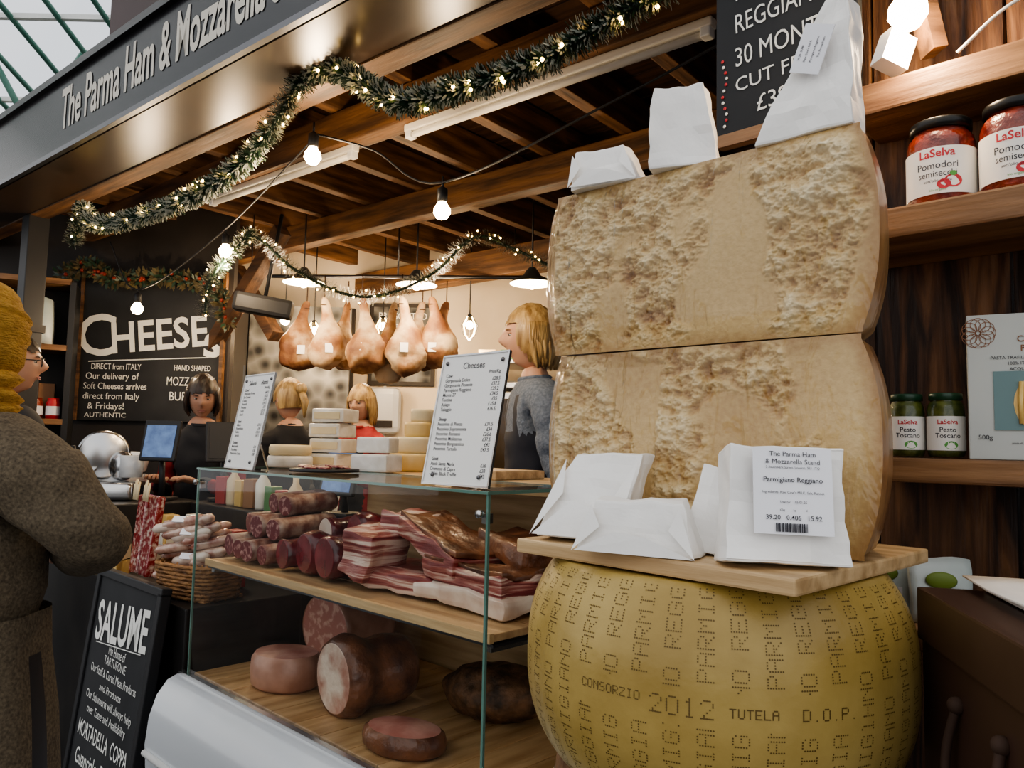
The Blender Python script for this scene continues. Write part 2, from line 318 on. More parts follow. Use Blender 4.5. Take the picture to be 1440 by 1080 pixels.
def half_wheel(name,loc,rot,seed,h,r0,dr):
    b=B(); n=24; RP=lambda z: rp(z,h,r0,dr,2.4)
    prof=[(0,0),(.1,0),(.19,0),(r0-.008,0)]+[(RP(h*i/n),h*i/n) for i in range(1,n)]+[(r0-.008,h),(.19,h),(.1,h),(0,h)]
    b.lathe(prof,rind,seg=40,arc=pi)
    o=b.build('tmp')
    nx,nz=400,220; vs=[];fs=[];cr=[]
    for j in range(nz+1):
        z=h*j/nz; r=RP(min(max(z,h/n*.6),h-h/n*.6))
        for i in range(nx+1):
            u=2*i/nx-1; x=r*u; eu=1-abs(u); ez=min(j,nz-j)/nz; e=min(1,eu*9)*min(1,ez*12)
            wob=.02*noise.noise(Vector((x*20,z*20,seed+9)))
            mk=noise.noise(Vector(((x+wob)*13,z*3.5,seed)))+.6*noise.noise(Vector((x*9,(z+wob)*12,seed+4)))
            if eu<.15: mk-=.6*(1-eu/.15)
            k=min(1,max(0,mk*5+1.15)); k=k*k*(3-2*k)
            f=noise.fractal(Vector((x*18,z*24,seed*2.)),.75,2.1,6)
            g=noise.turbulence(Vector((x*62,z*85,seed*5.)),5,False)
            g2=noise.fractal(Vector((x*170,z*210,seed*3.)),.6,2.1,3)
            low=noise.noise(Vector((x*6,z*7,seed*7)))
            d=(.010*low+k*(.011*f+.0055*(g-.6)+.0014*g2)+.004*k)*e
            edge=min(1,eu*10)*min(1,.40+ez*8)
            vs.append((x,-d,z)); cr.append(min(1,max(0,(.36+.27*k+.26*(g-.62)*k+.09*g2*k+.34*f*k+.16*low)*(.22+.78*edge))))  # crumb and rind-border tone, plus shade painted in: deeper hollows get darker colour
    for j in range(nz):
        for i in range(nx):
            a=j*(nx+1)+i; fs.append([a,a+1,a+nx+2,a+nx+1])
    fv=[];ff=[];fx,fz=80,40
    for j in range(fz+1):
        z=h*j/fz; r=RP(min(max(z,h/n*.6),h-h/n*.6))
        for i in range(fx+1):
            u=2*i/fx-1; x=r*u*1.002; e=min(1,(1-abs(u))*8)*min(1,min(j,fz-j)/fz*8)
            low=noise.noise(Vector((x*6,z*7,seed*7)))
            fv.append((x,-(.010*low+.014)*e-.0015*noise.noise(Vector((x*60,z*14,seed)))*e-.001,z))
    for j in range(fz):
        for i in range(fx):
            a=j*(fx+1)+i; ff.append([a,a+1,a+fx+2,a+fx+1])
    base=len(o.data.vertices); b2=base+len(vs)
    bv=[tuple(v.co) for v in o.data.vertices]; bf=[list(p.vertices) for p in o.data.polygons]
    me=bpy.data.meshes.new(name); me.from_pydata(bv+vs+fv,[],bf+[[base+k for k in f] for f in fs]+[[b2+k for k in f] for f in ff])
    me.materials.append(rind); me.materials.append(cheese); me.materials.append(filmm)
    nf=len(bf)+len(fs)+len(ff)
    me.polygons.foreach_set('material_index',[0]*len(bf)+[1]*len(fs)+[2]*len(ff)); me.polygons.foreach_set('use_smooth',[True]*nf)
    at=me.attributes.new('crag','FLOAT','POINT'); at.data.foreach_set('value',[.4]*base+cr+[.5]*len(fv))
    bpy.data.objects.remove(o)
    o=bpy.data.objects.new(name,me); S.collection.objects.link(o); o.matrix_basis=TR(loc,rot); return o
fc=(.2355,1.018)
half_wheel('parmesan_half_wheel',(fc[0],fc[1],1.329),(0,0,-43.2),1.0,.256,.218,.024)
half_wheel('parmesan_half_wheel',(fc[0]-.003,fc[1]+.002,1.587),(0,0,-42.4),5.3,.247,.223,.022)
# whole wheel with dotted lettering
wr=M('parmesan_wheel_rind',(.32,.215,.055),(.50,.365,.125),vs=6,rough=.4,bump=.25,bs=60,bd=.003,coat=.15,coatr=.3)
dotm=M('rind_dot',(.13,.08,.018),rough=.6)
F={'A':[14,17,17,31,17,17,17],'P':[30,17,17,30,16,16,16],'R':[30,17,17,30,20,18,17],'M':[17,27,21,21,17,17,17],'I':[14,4,4,4,4,4,14],'G':[14,17,16,23,17,17,14],'N':[17,25,21,19,17,17,17],'O':[14,17,17,17,17,17,14],'E':[31,16,16,30,16,16,31],'C':[14,17,16,16,16,17,14],'S':[15,16,16,14,1,1,30],'Z':[31,1,2,4,8,16,31],'T':[31,4,4,4,4,4,4],'U':[17,17,17,17,17,17,14],'L':[16,16,16,16,16,16,31],'D':[30,17,17,17,17,17,30],'2':[14,17,1,2,4,8,31],'0':[14,17,17,17,17,17,14],'1':[4,12,4,4,4,4,14],'.':[0,0,0,0,0,0,4],' ':[0]*7}
b=B(); h=.24; n=28
prof=[(0,0),(.12,0),(.19,0)]+[(rp(h*i/n),h*i/n) for i in range(n+1)]+[(.19,h),(.12,h),(0,h)]
b.lathe(prof,wr,seg=128)
dv=[];df=[]
def dot(th,z,s=.00095):
    r=rp(z)+.0004; dr=(rp(z+.002)-rp(z-.002))/.004
    c=Vector((r*math.cos(th),r*math.sin(th),z)); t=Vector((-math.sin(th),math.cos(th),0)); u=Vector((dr*math.cos(th),dr*math.sin(th),1)).normalized()
    o=len(dv)
    for k in range(6): a=k*pi/3; dv.append(c+t*math.cos(a)*s+u*math.sin(a)*s)
    df.append([o+k for k in range(6)])
th0=R(-104.7)
def logo(st,cth,p,z,s):
    w=(len(st)*6-1)*p; x=-w/2
    for ch in st:
        for ry,row in enumerate(F[ch]):
            for cx in range(5):
                if row>>(4-cx)&1:
                    dot(cth+(x+cx*p)/.242,z+(3-ry)*p,s)
                    if cx<4 and row>>(3-cx)&1: dot(cth+(x+(cx+.5)*p)/.242,z+(3-ry)*p,s*.8)
                    if ry<6 and F[ch][ry+1]>>(4-cx)&1: dot(cth+(x+cx*p)/.242,z+(2.5-ry)*p,s*.8)
        x+=6*p
    return (cth-w/2/.242-.03,cth+w/2/.242+.03)
gaps=[logo('CONSORZIO',th0-.46,.0014,.126,.0007),logo('2012',th0-.125,.0029,.122,.0010),logo('TUTELA',th0+.17,.0014,.121,.0008),logo('D.O.P.',th0+.50,.0018,.121,.0009)]
ncol=44; p=.0028
for c in range(ncol):
    th=2*pi*c/ncol; word='PARMIGIANO REGGI' if c%2==0 else 'REGGIANO PARMIGI'
    z=.006+(c%3)*.002
    for ch in word:
        for cx in range(5):
            for ry,row in enumerate(F[ch]):
                if row>>(4-cx)&1:
                    zz=z+cx*p; tt=th+(ry-3)*p*.95/.242
                    if zz>.236: continue
                    t2=tt if tt<=pi else tt-2*pi
                    if abs(zz-.122)<.018 and any(a<t2<b_ for a,b_ in gaps): continue
                    dot(tt,zz)
        z+=5.6*p
b.add(dv,df,dotm)
WC=(.27,1.028)
b.build('parmesan_wheel',(WC[0],WC[1],1.066))
b=B(); b.box((0,0,0),(.385,.375,.018),palew,bv=.003); b.build('cheese_board',(.279,1.022,1.3175),(0,0,-46))
b=B(); b.lathe([(0,0),(.19,0),(.225,.3),(.235,.55),(.225,.8),(.20,1.062),(0,1.062)],shelfw,seg=28,sm=False)
for z,r in ((.12,.208),(.35,.231),(.75,.231),(.98,.212)): b.lathe([(r,z-.02),(r+.004,z-.02),(r+.004,z+.02),(r,z+.02)],steeld,seg=28)
b.build('wooden_barrel',(WC[0],WC[1]+.01,0))
# parcels
def parcel(name,loc,rot,sz,seed,shear=(0,0),taper=(1,1),lab=None,flap=True):
    b=B(); w,d,h=sz
    def wv(x,y,z):
        t=z/h+.5; return Vector((x*(1+(taper[0]-1)*t)+shear[0]*t, y*(1+(taper[1]-1)*t)+shear[1]*t, z))
    def fn(v):
        q=Vector((v.x*14+seed*9,v.y*14,v.z*14)); n3=noise.noise_vector(q)*.006+noise.noise_vector(q*2.6)*.003
        c=noise.cell(q*1.2)*.0015
        if v.z<-h*.45: n3.z=abs(n3.z)*.3
        return wv(v.x,v.y,v.z)+n3+Vector((0,c,0))
    b.box((0,0,h/2),sz,paper,cuts=9,fn=fn,bv=min(sz)*.05)
    if flap:
        def Q(x,y,z): v=wv(x*w/2,y*d/2,(z-.5)*h); v.z+=h/2; v.y-=.007; return v
        b.add([Q(-1,-1,.02),Q(1.02,-1,.015),Q(.25,-1.12,.35),Q(-.35,-1.12,.42)],[[0,1,2,3]],paper)
        b.add([Q(-1.04,-1,.01),Q(-1.02,-1,.9),Q(-.65,-1.1,.5)],[[0,1,2]],paper)
        b.add([Q(1.04,-1,.01),Q(1.0,-1,.92),Q(.7,-1.1,.5)],[[0,2,1]],paper)
    if lab: lab(b)
    return b.build(name,loc,rot)
def lab1(b):
    y=-.041
    b.box((.004,-.0385,.075),(.080,.002,.09),label)
    for t,sz,z,bo in [('The Parma Ham',.0072,.111,0),('& Mozzarella Stand',.0072,.103,0),('5 Southwark Street, London, SE1 1TQ',.0035,.098,0),('Parmigiano Reggiano',.0072,.084,.008),('Ingredients: Raw Cow\'s MILK, Salt, Rennet',.0036,.072,0),('Use by:    05.01.25',.0036,.062,0),('£/kg          kg            £',.003,.054,0),('39.20   0.406   15.92',.0068,.045,.006)]:
        b.text(t,sz,ink,FT(.004,y,z),bold=bo)
    x=-.014
    for i in range(26):
        w=random.choice([.0004,.0007,.0011]); b.box((x,y,.037),(w,.0006,.009),ink); x+=w+.0006
parcel('paper_cheese_parcel',(.292,.832,1.328),(-9,1,-6),(.126,.060,.125),3,lab=lab1,taper=(.92,.8),flap=False)
parcel('paper_cheese_parcel',(.095,1.015,1.328),(-8,0,-30),(.115,.055,.115),5,shear=(.030,.015),taper=(.85,.7))
parcel('paper_cheese_parcel',(.158,.915,1.328),(0,0,-28),(.14,.075,.060),8,taper=(.72,.6))
parcel('paper_cheese_parcel',(.243,.905,1.328),(-6,4,-44),(.07,.03,.10),9,taper=(.8,.6),flap=False)
parcel('paper_cheese_parcel',(.147,1.135,1.833),(0,0,-30),(.105,.08,.060),11,taper=(.75,.7),shear=(-.012,0))
parcel('paper_cheese_parcel',(.237,1.050,1.833),(0,0,-20),(.088,.065,.118),12,taper=(.82,.7),shear=(-.006,0),flap=False)
def lab2(b): 
    b.box((.016,-.036,.105),(.036,.002,.060),label,r=(0,20,0))
    for i,t in enumerate(['The Parma Ham','Parmigiano Reggiano','Raw Cow\'s MILK','39.20  0.398']): b.text(t,.0038,ink,TR((.028-i*.008,-.0375,.103),(0,-70,0))@Matrix.Rotation(pi/2,4,'X'))
parcel('paper_cheese_parcel',(.366,.938,1.833),(0,0,-38),(.120,.07,.172),14,taper=(.24,.6),shear=(.042,0),lab=lab2,flap=False)
# gift box
gb=M('brown_gift_box',(.055,.027,.019),(.075,.039,.028),vs=5,rough=.4,coat=.1)
rope=M('brown_rope',(.05,.025,.015),rough=.8)
def giftbox(name,loc,rot,w,d,h):
    b=B(); b.box((0,0,h/2-.02),(w-.008,d-.008,h-.04),gb,bv=.003); b.box((0,0,h-.03),(w,d,.06),gb,bv=.003)
    for sx in (-1,1):
        b.tube(catmull([(sx*(w/2),-.055,h-.1),(sx*(w/2+.010),-.06,h-.16),(sx*(w/2+.012),-.04,h-.24),(sx*(w/2+.010),.0,h-.27),(sx*(w/2+.012),.04,h-.24),(sx*(w/2+.010),.06,h-.16),(sx*(w/2),.055,h-.1)],6),.005,rope)
        for yy in (-.055,.055): b.ball((sx*w/2,yy,h-.1),.009,rope,seg=10)
    return b.build(name,loc,rot)
giftbox('gift_box',(.604,.736,.93),(0,0,-11.5),.30,.36,.36)
b=B(); b.box((0,0,0),(.26,.3,.002),paper,cuts=6,fn=lambda v:(v.x,v.y,v.z+.003*noise.noise(Vector((v.x*9,v.y*9,1)))),sm=True); b.box((.0,.02,-.007),(.22,.24,.012),paper); b.build('paper_bag',(.63,.75,1.305),(0,0,-14))
b=B(); b.box((0,0,.91),(.34,.4,.036),shelfw,bv=.004)
for x in (-.14,.14):
    for y in (-.17,.17): b.box((x,y,.446),(.05,.05,.892),shelfw)
b.build('side_table',(.616,.736,0),(0,0,-11.5))
# ------------------------------------------------------------ display case
L_=1.32
case=bpy.data.objects.new('glass_display_case',None); S.collection.objects.link(case); case.matrix_basis=TR(CL,CR)
b=B()
b.add([(0,0,.70),(L_,0,.70),(L_,0,1.35),(0,0,1.35)],[[0,1,2,3]],gl)
b.add([(0,0,1.355),(L_,0,1.355),(L_,.32,1.355),(0,.32,1.355)],[[0,1,2,3]],gl)
for x in (.0,L_): b.add([(x,0,.70),(x,.66,.70),(x,.66,1.35),(x,0,1.35)],[[0,1,2,3]],gl)
b.box((L_/2,.0,1.352),(L_+.01,.009,.006),gle); b.box((L_/2,.0,.70),(L_,.010,.008),gle)
for x in (0,L_): b.box((x,.002,1.02),(.006,.006,.66),gle); b.box((x,.33,1.352),(.007,.66,.007),gle)
b.box((L_/2,.322,1.352),(L_,.007,.007),gle)
for x in (.006,L_-.012):
    b.box((x,.012,1.30),(.012,.02,.02),steel); b.lathe([(0,.0),(.008,.0),(.008,.012),(0,.012)],steel,(x,-.004,1.31),(90,0,0),seg=12)
b.build('glass_panels',parent=case)
b=B()
b.box((L_/2,.50,1.338),(L_+.0,.34,.028),palew,bv=.003); b.box((L_/2,.665,1.0),(L_,.02,.66),palew)
for i in range(4): b.box((L_/2,.10+i*.125,1.058),(L_-.03,.12,.016),shelfwy,bv=.002)
b.box((L_/2,.035,1.058),(L_-.03,.012,.02),palew); b.box((L_/2,.3,1.042),(L_-.03,.52,.006),steeld)
for x in (.03,L_-.04): b.box((x,.3,1.04),(.02,.5,.03),steel)
b.build('shelves',parent=case)
b=B()
for i in range(11): b.box((.06+i*.12,.33,.70),(.117,.62,.03),deckpl,bv=.002)
b.build('deck',parent=case)
b=B()
prof=[(.0,.705),(-.02,.712),(-.05,.700),(-.08,.66),(-.10,.60),(-.108,.52),(-.10,.42),(-.08,.32),(-.04,.25),(.02,.22),(.02,.05),(.66,.05),(.66,.68),(0,.68)]
vs=[(x,y,z) for x in (-.03,L_+.03) for y,z in prof]; n=len(prof)
fs=[[i,(i+1)%n,n+(i+1)%n,n+i] for i in range(n)]
b.add(vs,fs,enamel,True); b.add(vs,[list(range(n))[::-1],list(range(n,2*n))],enamel); b.box((L_/2,.3,.04),(L_-.1,.6,.08),blackm)
b.box((L_/2,-.008,.715),(L_+.06,.016,.012),steel)
b.tube([(-.02,-.112,.5),(L_+.02,-.112,.5)],.010,white)
b.build('base_cabinet',parent=case)
# price cards
cards=[('Cheeses',[('Cow',''),('Gorgonzola Dolce','£28.5'),('Gorgonzola Piccante','£37.5'),('Parmigiano Reggiano','£39.2'),('Monte 27','£34.5'),('Fontina','£35'),('Asiago','£25.8'),('Taleggio','£26.5'),('',''),('Sheep',''),('Pecorino di Pienza','£31.5'),('Pecorino Sopramonte','£34'),('Pecorino Romano','£26.6'),('Pecorino Moliterno','£37.5'),('Pecorino Borgoantico','£43'),('Pecorino Tartufo','£47.5'),('',''),('Goat',''),('Paola Santa Maria','£36'),('Cremoso di Capra','£38'),('- With Black Truffle','£45')]),
('Salumi      Hams',[('Cured',''),('Prosciutto Parma','£48.5'),('San Daniele','£52.5'),('Coppa','£39.2'),('Bresaola','£54.5'),('Pancetta','£29'),('Lardo','£25.8'),('Speck','£36.5'),('',''),('Salami',''),('Milano','£31.5'),('Finocchiona','£34'),('Felino','£32.6'),('Tartufo','£47.5'),('',''),('Cooked',''),('Mortadella','£24'),('Porchetta','£38'),('Prosciutto Cotto','£30')])]
for ci,(cx,cy) in enumerate([(1.175,.04),(.19,.04)]):
    b=B(); w,h=.212,.297
    b.box((0,0,h/2),(w,.004,h),cardm,bv=.001)
    for x in (-w/2,w/2): b.box((x,-.001,h/2),(.004,.007,h),steel)
    for z in (0,h): b.box((0,-.001,z),(w+.004,.007,.004),steel)
    t,ls=cards[ci]; b.text(t,.021,ink,FT(0,-.0026,h-.033),bold=.008)
    b.text('Price/Kg',.0105,ink,FT(.088,-.0026,h-.047),al='R',bold=.01)
    for i,(a,c) in enumerate(ls):
        z=h-.052-i*.0113
        if a: b.text(a,.0112,ink,FT(-.088,-.0026,z),al='L',bold=.015 if not c else .005)
        if c: b.text(c,.0112,ink,FT(.090,-.0026,z),al='R',bold=.005)
    for x,z in ((-.09,h-.018),(.09,h-.018),(-.075,.02),(.075,.02)): b.ball((x,-.004,z),(.005,.004,.005),steeld,seg=10)
    b.tube([(0,.004,.16),(0,.10,.0)],.003,steel); b.box((0,.05,.002),(.06,.1,.004),steel)
    p=inC(cx,cy,1.359); b.build('price_list_card',p,(-11,0,-44+(0 if ci==0 else -4)))
# ------------------------------------------------------------ meats
cut=M('salami_cut',(.16,.016,.018),(.56,.31,.27),vs=80,ramp=(.50,.70),rough=.35,coat=.25)
skin=M('salami_skin',(.20,.08,.06),(.54,.42,.34),vs=22,ramp=(.4,.75),rough=.5,bump=.4,bs=50)
bres=M('bresaola_meat',(.055,.007,.010),(.18,.018,.023),vs=14,rough=.25,coat=.4,bump=.4,bs=30)
bresc=M('bresaola_cut',(.16,.014,.02),(.32,.05,.058),vs=16,ramp=(.45,.75),rough=.25,coat=.4)
fat=M('pork_fat',(.64,.48,.39),(.78,.66,.56),vs=20,rough=.35,coat=.3)
panc=M('pancetta_layers',(.19,.022,.022),(.72,.54,.45),vs=2.2,st=(1.6,1.6,30),ramp=(.40,.58),col3=(.38,.12,.10),rough=.3,coat=.3,bump=.25,bs=30,dist=.8)
mort=M('mortadella_meat',(.55,.24,.19),(.76,.47,.38),vs=40,ramp=(.5,.62),rough=.3,coat=.3)
ham=M('cooked_ham_meat',(.48,.17,.13),(.70,.36,.28),vs=16,ramp=(.35,.7),rough=.3,coat=.4,bump=.2,bs=30)
roast=M('roast_crust',(.06,.018,.010),(.30,.115,.05),vs=14,ramp=(.3,.7),rough=.4,coat=.4,bump=.9,bs=24)
roastc=M('roast_cut',(.46,.22,.16),(.80,.66,.54),vs=12,ramp=(.36,.58),rough=.35,coat=.3,bump=.4,bs=40)
hamrind=M('ham_rind',(.36,.16,.10),(.62,.34,.24),vs=9,rough=.4,coat=.3)
brownloaf=M('herbed_loaf',(.05,.026,.013),(.22,.105,.048),vs=26,rough=.6,bump=.9,bs=40)
def log(b,p,q,r,mb,mc,flat=.9,lump=.06,seg=20,seed=0):
    P=Vector(p);Q=Vector(q);n=12;pts=[];rs=[]
    for i in range(n+1):
        t=i/n; pts.append(P.lerp(Q,t)); rs.append(r*(1+lump*noise.noise(Vector((seed+t*3,seed,2))))*(1 if t<.85 else math.sqrt(max(.02,1-((t-.85)/.15)**2))))
    b.tube(pts,rs,mb,seg=seg,flat=flat)
    d=(Q-P).normalized(); b.tube([P-d*.0015,P-d*.0005],[rs[0]*.93,rs[0]*.95],mc,seg=seg,flat=flat,sm=False)
b=B()
k=0
for (x,y,z,r,l,a) in [(.05,.09,.043,.038,.25,10),(.13,.08,.038,.034,.25,0),(.205,.07,.04,.036,.27,-6),(.28,.08,.036,.033,.25,5),(.08,.14,.11,.038,.22,20),(.165,.12,.108,.04,.24,0),(.25,.13,.105,.037,.24,-10),(.12,.2,.175,.036,.2,6),(.21,.19,.172,.036,.2,-8)]:
    k+=1; log(b,(x,y,z),(x+l*math.sin(R(a))*.6,y+l,z+.01),r,skin,cut,seed=k)
b.build('salami_pile',inC(0,0,1.068),CR)
b=B()
for i,(x,y,z,r,l,m,mc) in enumerate([(.38,.09,.05,.048,.2,bres,bresc),(.48,.10,.062,.060,.2,bres,bresc),(.60,.09,.064,.062,.22,bres,bresc),(.43,.2,.11,.048,.2,bres,fat),(.55,.22,.125,.05,.2,bres,bresc)]):
    log(b,(x,y,z),(x+.03,y+l,z),r,m,mc,seed=i*3,lump=.4)
b.build('bresaola_joints',inC(0,0,1.068),CR)
def slab(b,c,sz,m,r,seed,bv=.012):
    b.box(c,sz,m,r=r,bv=bv,cuts=4,fn=lambda v:(v+noise.noise_vector(v*16+Vector((seed,0,0)))*.016),sm=True)
b=B()
slab(b,(.85,.22,.028),(.3,.2,.05),panc,(0,0,4),1); slab(b,(1.10,.2,.024),(.32,.16,.045),fat,(0,0,-4),2); slab(b,(1.1,.2,.068),(.30,.15,.046),panc,(0,2,-4),3)
slab(b,(1.1,.205,.094),(.29,.15,.014),roast,(0,2,-4),3,.004)
slab(b,(.74,.16,.09),(.1,.16,.12),panc,(0,14,8),4); slab(b,(.96,.22,.125),(.3,.15,.05),panc,(0,16,-8),5); slab(b,(.965,.225,.152),(.30,.15,.014),roast,(0,16,-8),5,.004)
slab(b,(.79,.24,.165),(.14,.13,.05),panc,(0,4,10),6); slab(b,(1.13,.30,.13),(.22,.13,.05),roast,(0,6,-14),7)
b.build('pancetta_slabs',inC(0,0,1.070),CR)
dz=.716
b=B(); 
b.lathe([(0,0),(.09,.0),(.106,.012),(.11,.05),(.106,.085),(.095,.10)],hamrind,seg=36,sc=(1.05,.85,1)); b.lathe([(.095,.10),(.06,.104),(0,.1045)],ham,seg=36,sc=(1.05,.85,1))
b.build('cooked_ham',inC(.31,.16,dz),(0,0,-30))
b=B(); log(b,(0,0,0),(0,.24,.0),.098,roast,roastc,flat=.98,lump=.35,seg=36,seed=4); b.build('rolled_roast_pork',inC(.62,.12,dz+.097),(0,0,-50))
b=B(); log(b,(0,0,0),(.0,.24,.0),.118,hamrind,mort,flat=.95,lump=.05,seg=36); b.build('mortadella',inC(.20,.36,dz+.115),(0,0,-38))
b=B(); b.lathe([(0,0),(.085,.0),(.098,.012),(.10,.03),(.095,.045),(.085,.052)],roast,seg=30,sc=(1.15,.75,1)); b.lathe([(.085,.052),(.05,.058),(0,.06)],ham,seg=30,sc=(1.15,.75,1)); b.build('sliced_ham_joint',inC(.93,.12,dz),(0,0,-30))
b=B(); b.ball((0,0,.07),(.16,.10,.072),brownloaf,seg=36,fn=lambda v:v+noise.noise_vector(v*22)*.014); b.build('herb_crusted_porchetta',inC(.93,.43,dz),(0,0,-30))
# ------------------------------------------------------------ cheeses on top
wrap=M('waxed_paper_wrap',(.60,.56,.48),(.84,.82,.77),vs=12,rough=.4,bump=.4,bs=18,coat=.2)
creamc=M('cream_cheese_paste',(.66,.54,.32),(.76,.64,.42),vs=10,rough=.45); yell=M('yellow_cheese',(.62,.42,.14),(.72,.52,.22),vs=6,rough=.4,coat=.2)
b=B()
for i in range(4): b.box((.008*(i%2),.004*i,.028+i*.052),(.125,.11,.048),wrap,r=(0,0,4*(i%2)-2),bv=.006,cuts=2); b.box((.008*(i%2),-.056+.004*i,.028+i*.052),(.10,.004,.024),creamc,r=(0,0,4*(i%2)-2))
b.build('taleggio_stack',inC(.10,.42,1.3525),(0,0,-20))
b=B(); b.box((0,0,.03),(.13,.10,.055),wrap,bv=.008,cuts=2); b.box((-.01,.02,.086),(.11,.09,.05),wrap,r=(0,0,9),bv=.008,cuts=2); b.build('wrapped_cheese_block',inC(.44,.37,1.3525),(0,0,-22))
b=B()
for i,(r,h) in enumerate([(.08,.06),(.065,.055),(.05,.05),(.04,.045)]):
    z=sum([.06,.055,.05,.05][:i]); b.lathe([(0,z),(r*.95,z),(r,z+.01),(r,z+h-.01),(r*.95,z+h),(0,z+h)],yell if i%2==0 else creamc,(0.01*i,0,0),seg=28)
b.build('yellow_cheese_stack',inC(.38,.56,1.3525))
b=B(); b.lathe([(0,0),(.07,0),(.075,.008),(.075,.03),(.07,.038),(0,.038)],wrap,seg=36); b.lathe([(0,.039),(.065,.039),(.07,.046),(.07,.066),(.065,.074),(0,.074)],creamc,seg=36); b.build('brie_wheels',inC(.09,.27,1.3585))
b=B(); b.lathe([(0,0),(.10,0),(.10,.008),(0,.008)],blackm,seg=28); 
for i in range(9): b.lathe([(0,.0),(.022,.0),(.022,.004),(0,.004)],cut,(.055*math.cos(i*.7),.05*math.sin(i*.7),.009+.002*(i%3)),(6*(i%2),5,0),seg=14)
b.build('slate_sample_plate',inC(.46,.17,1.359))
b=B(); b.box((0,0,.012),(.3,.2,.024),palew,bv=.004); b.build('chopping_board',inC(.80,.49,1.3525),(0,0,-44))
# ------------------------------------------------------------ left counter
ct=M('counter_black',(.014,.013,.013),(.025,.022,.02),vs=6,rough=.4)
b=B(); b.box((-.55,.22,.45),(.98,.42,.9),ct,bv=.006); b.box((-.6,.55,.58),(1.0,.22,1.16),ct,bv=.006)
b.build('service_counter',CL,CR)
b=B(); b.box((-1.45,.26,.58),(.8,.48,1.16),ct,bv=.006); b.build('service_counter',CL,CR)
wick=M('wicker',(.16,.07,.025),(.44,.22,.08),vs=18,st=(1,1,4),rough=.6,bump=.9,bs=50)
b=B()
for i in range(9):
    z=.01+i*.013; w=.27+i*.003; d=.17+i*.003
    pts=[(w/2*math.copysign(abs(math.cos(a))**.5,math.cos(a)),d/2*math.copysign(abs(math.sin(a))**.5,math.sin(a)),z+.002*math.sin(a*18+i*pi)) for a in [2*pi*k/48 for k in range(49)]]
    b.tube(pts,.0072,wick,seg=6,cap=False)
b.box((0,0,.006),(.26,.16,.01),wick)
for k in range(28):
    a=2*pi*k/28; x=.138*math.copysign(abs(math.cos(a))**.5,math.cos(a)); y=.088*math.copysign(abs(math.sin(a))**.5,math.sin(a)); b.tube([(x,y,0),(x*1.04,y*1.04,.125)],.003,wick,seg=5)
salpk=M('salami_pack',(.30,.09,.055),(.62,.44,.34),vs=22,ramp=(.35,.62),rough=.25,coat=.8)
for i in range(32):
    x=random.uniform(-.10,.10); y=random.uniform(-.06,.05); z=.05+i*.0068; a=random.uniform(-.6,.9)
    d=Vector((math.cos(a)*.10,math.sin(a)*.06,.02)); b.tube([Vector((x,y,z))-d,Vector((x,y,z))-d*.8,Vector((x,y,z)),Vector((x,y,z))+d*.8,Vector((x,y,z))+d],[.006,.017,.019,.017,.006],salpk if i%4 else fat,seg=10)
    if i%6==0: b.box((x,y-.018,z+.012),(.045,.004,.024),label,r=(-40,0,20))
b.build('wicker_basket_of_salami',inC(-.24,.13,.901),(0,0,-30))
pk=[M('packet_cream',(.55,.43,.26),(.62,.52,.36),vs=8,rough=.4),M('packet_red',(.34,.04,.035),rough=.4),M('packet_green',(.09,.22,.08),rough=.4),M('packet_white',(.68,.66,.60),rough=.4),M('packet_brown',(.25,.12,.05),rough=.5),yell]
bsb=M('salami_fan_bag',(.26,.025,.025),(.62,.48,.40),vs=60,rough=.2,coat=.6,ramp=(.48,.66))
b=B()
for i in range(2):
    x=-.70+i*.10; b.box((x,.10,.17),(.085,.03,.30),bsb,r=(-6,5*i-4,0),bv=.008)
    for j in range(5): b.tube([(x-.02+j*.01,.07,.30),(x-.025+j*.012,.075,.36+.01*(j%3))],.0035,creamc,seg=6)
b.build('breadstick_bags',inC(0,0,.905),CR)
b=B()
for i in range(3):
    for zz,mt,l in ((.001,yell,.10),(.062,pk[0],.09)):
        b.add([(0,0,0),(l,.03,0),(l,-.03,0),(0,0,.055),(l,.03,.055),(l,-.03,.055)],[[0,1,2],[3,5,4],[0,3,4,1],[1,4,5,2],[2,5,3,0]],mt,False,TR((-.99+i*.07,.12,zz),(0,0,-80+i*8)))
b.build('cheese_wedges',inC(0,0,.901),CR)
bb=B()
for i in range(9):
    x=-.85+i*.085; hh=random.uniform(.06,.13); 
    if i%3==1: bb.lathe([(0,0),(.028,0),(.03,.01),(.03,hh),(.012,hh+.03),(.012,hh+.06),(0,hh+.06)],pk[(i*5+1)%6],(x,.5,.001),seg=14)
    else: bb.box((x,.5,.001+hh/2),(.06,.05,hh),pk[(i*5+1)%6],r=(0,0,random.uniform(-15,15)),bv=.004)
bb.build('deli_packets',inC(0,0,1.161),CR)
bb=B()
for i in range(9):
    x=-.99+i*.085; hh=[.16,.22,.13,.19,.24,.15,.2,.17,.21][i]; bb.box((x,.29,hh/2),(.07,.06,hh),[pk[3],yell,pk[0],pk[2],pk[3],pk[4],pk[0],pk[3],pk[1]][i],r=(0,0,8*(i%3)-8),bv=.006); bb.box((x,.258,hh*.55),(.04,.003,.05),[pk[1],pk[3],pk[2]][i%3],r=(0,0,8*(i%3)-8))
    if i<6: bb.box((x+.02,.20,.05),(.06,.04,.10),[pk[4],pk[3],pk[1],pk[0]][i%4],r=(-8,0,6*(i%4)-8),bv=.006)
bb.build('grissini_boxes',inC(0,0,.902),CR)
b=B()
b.box((0,0,.04),(.30,.24,.08),steel,bv=.02,sm=True); b.lathe([(0,0),(.10,0),(.112,.008),(.10,.016),(0,.016)],steel,(-.02,.02,.2),(90,0,20),seg=36); b.ball((.06,.03,.15),(.06,.05,.07),steel,seg=20)
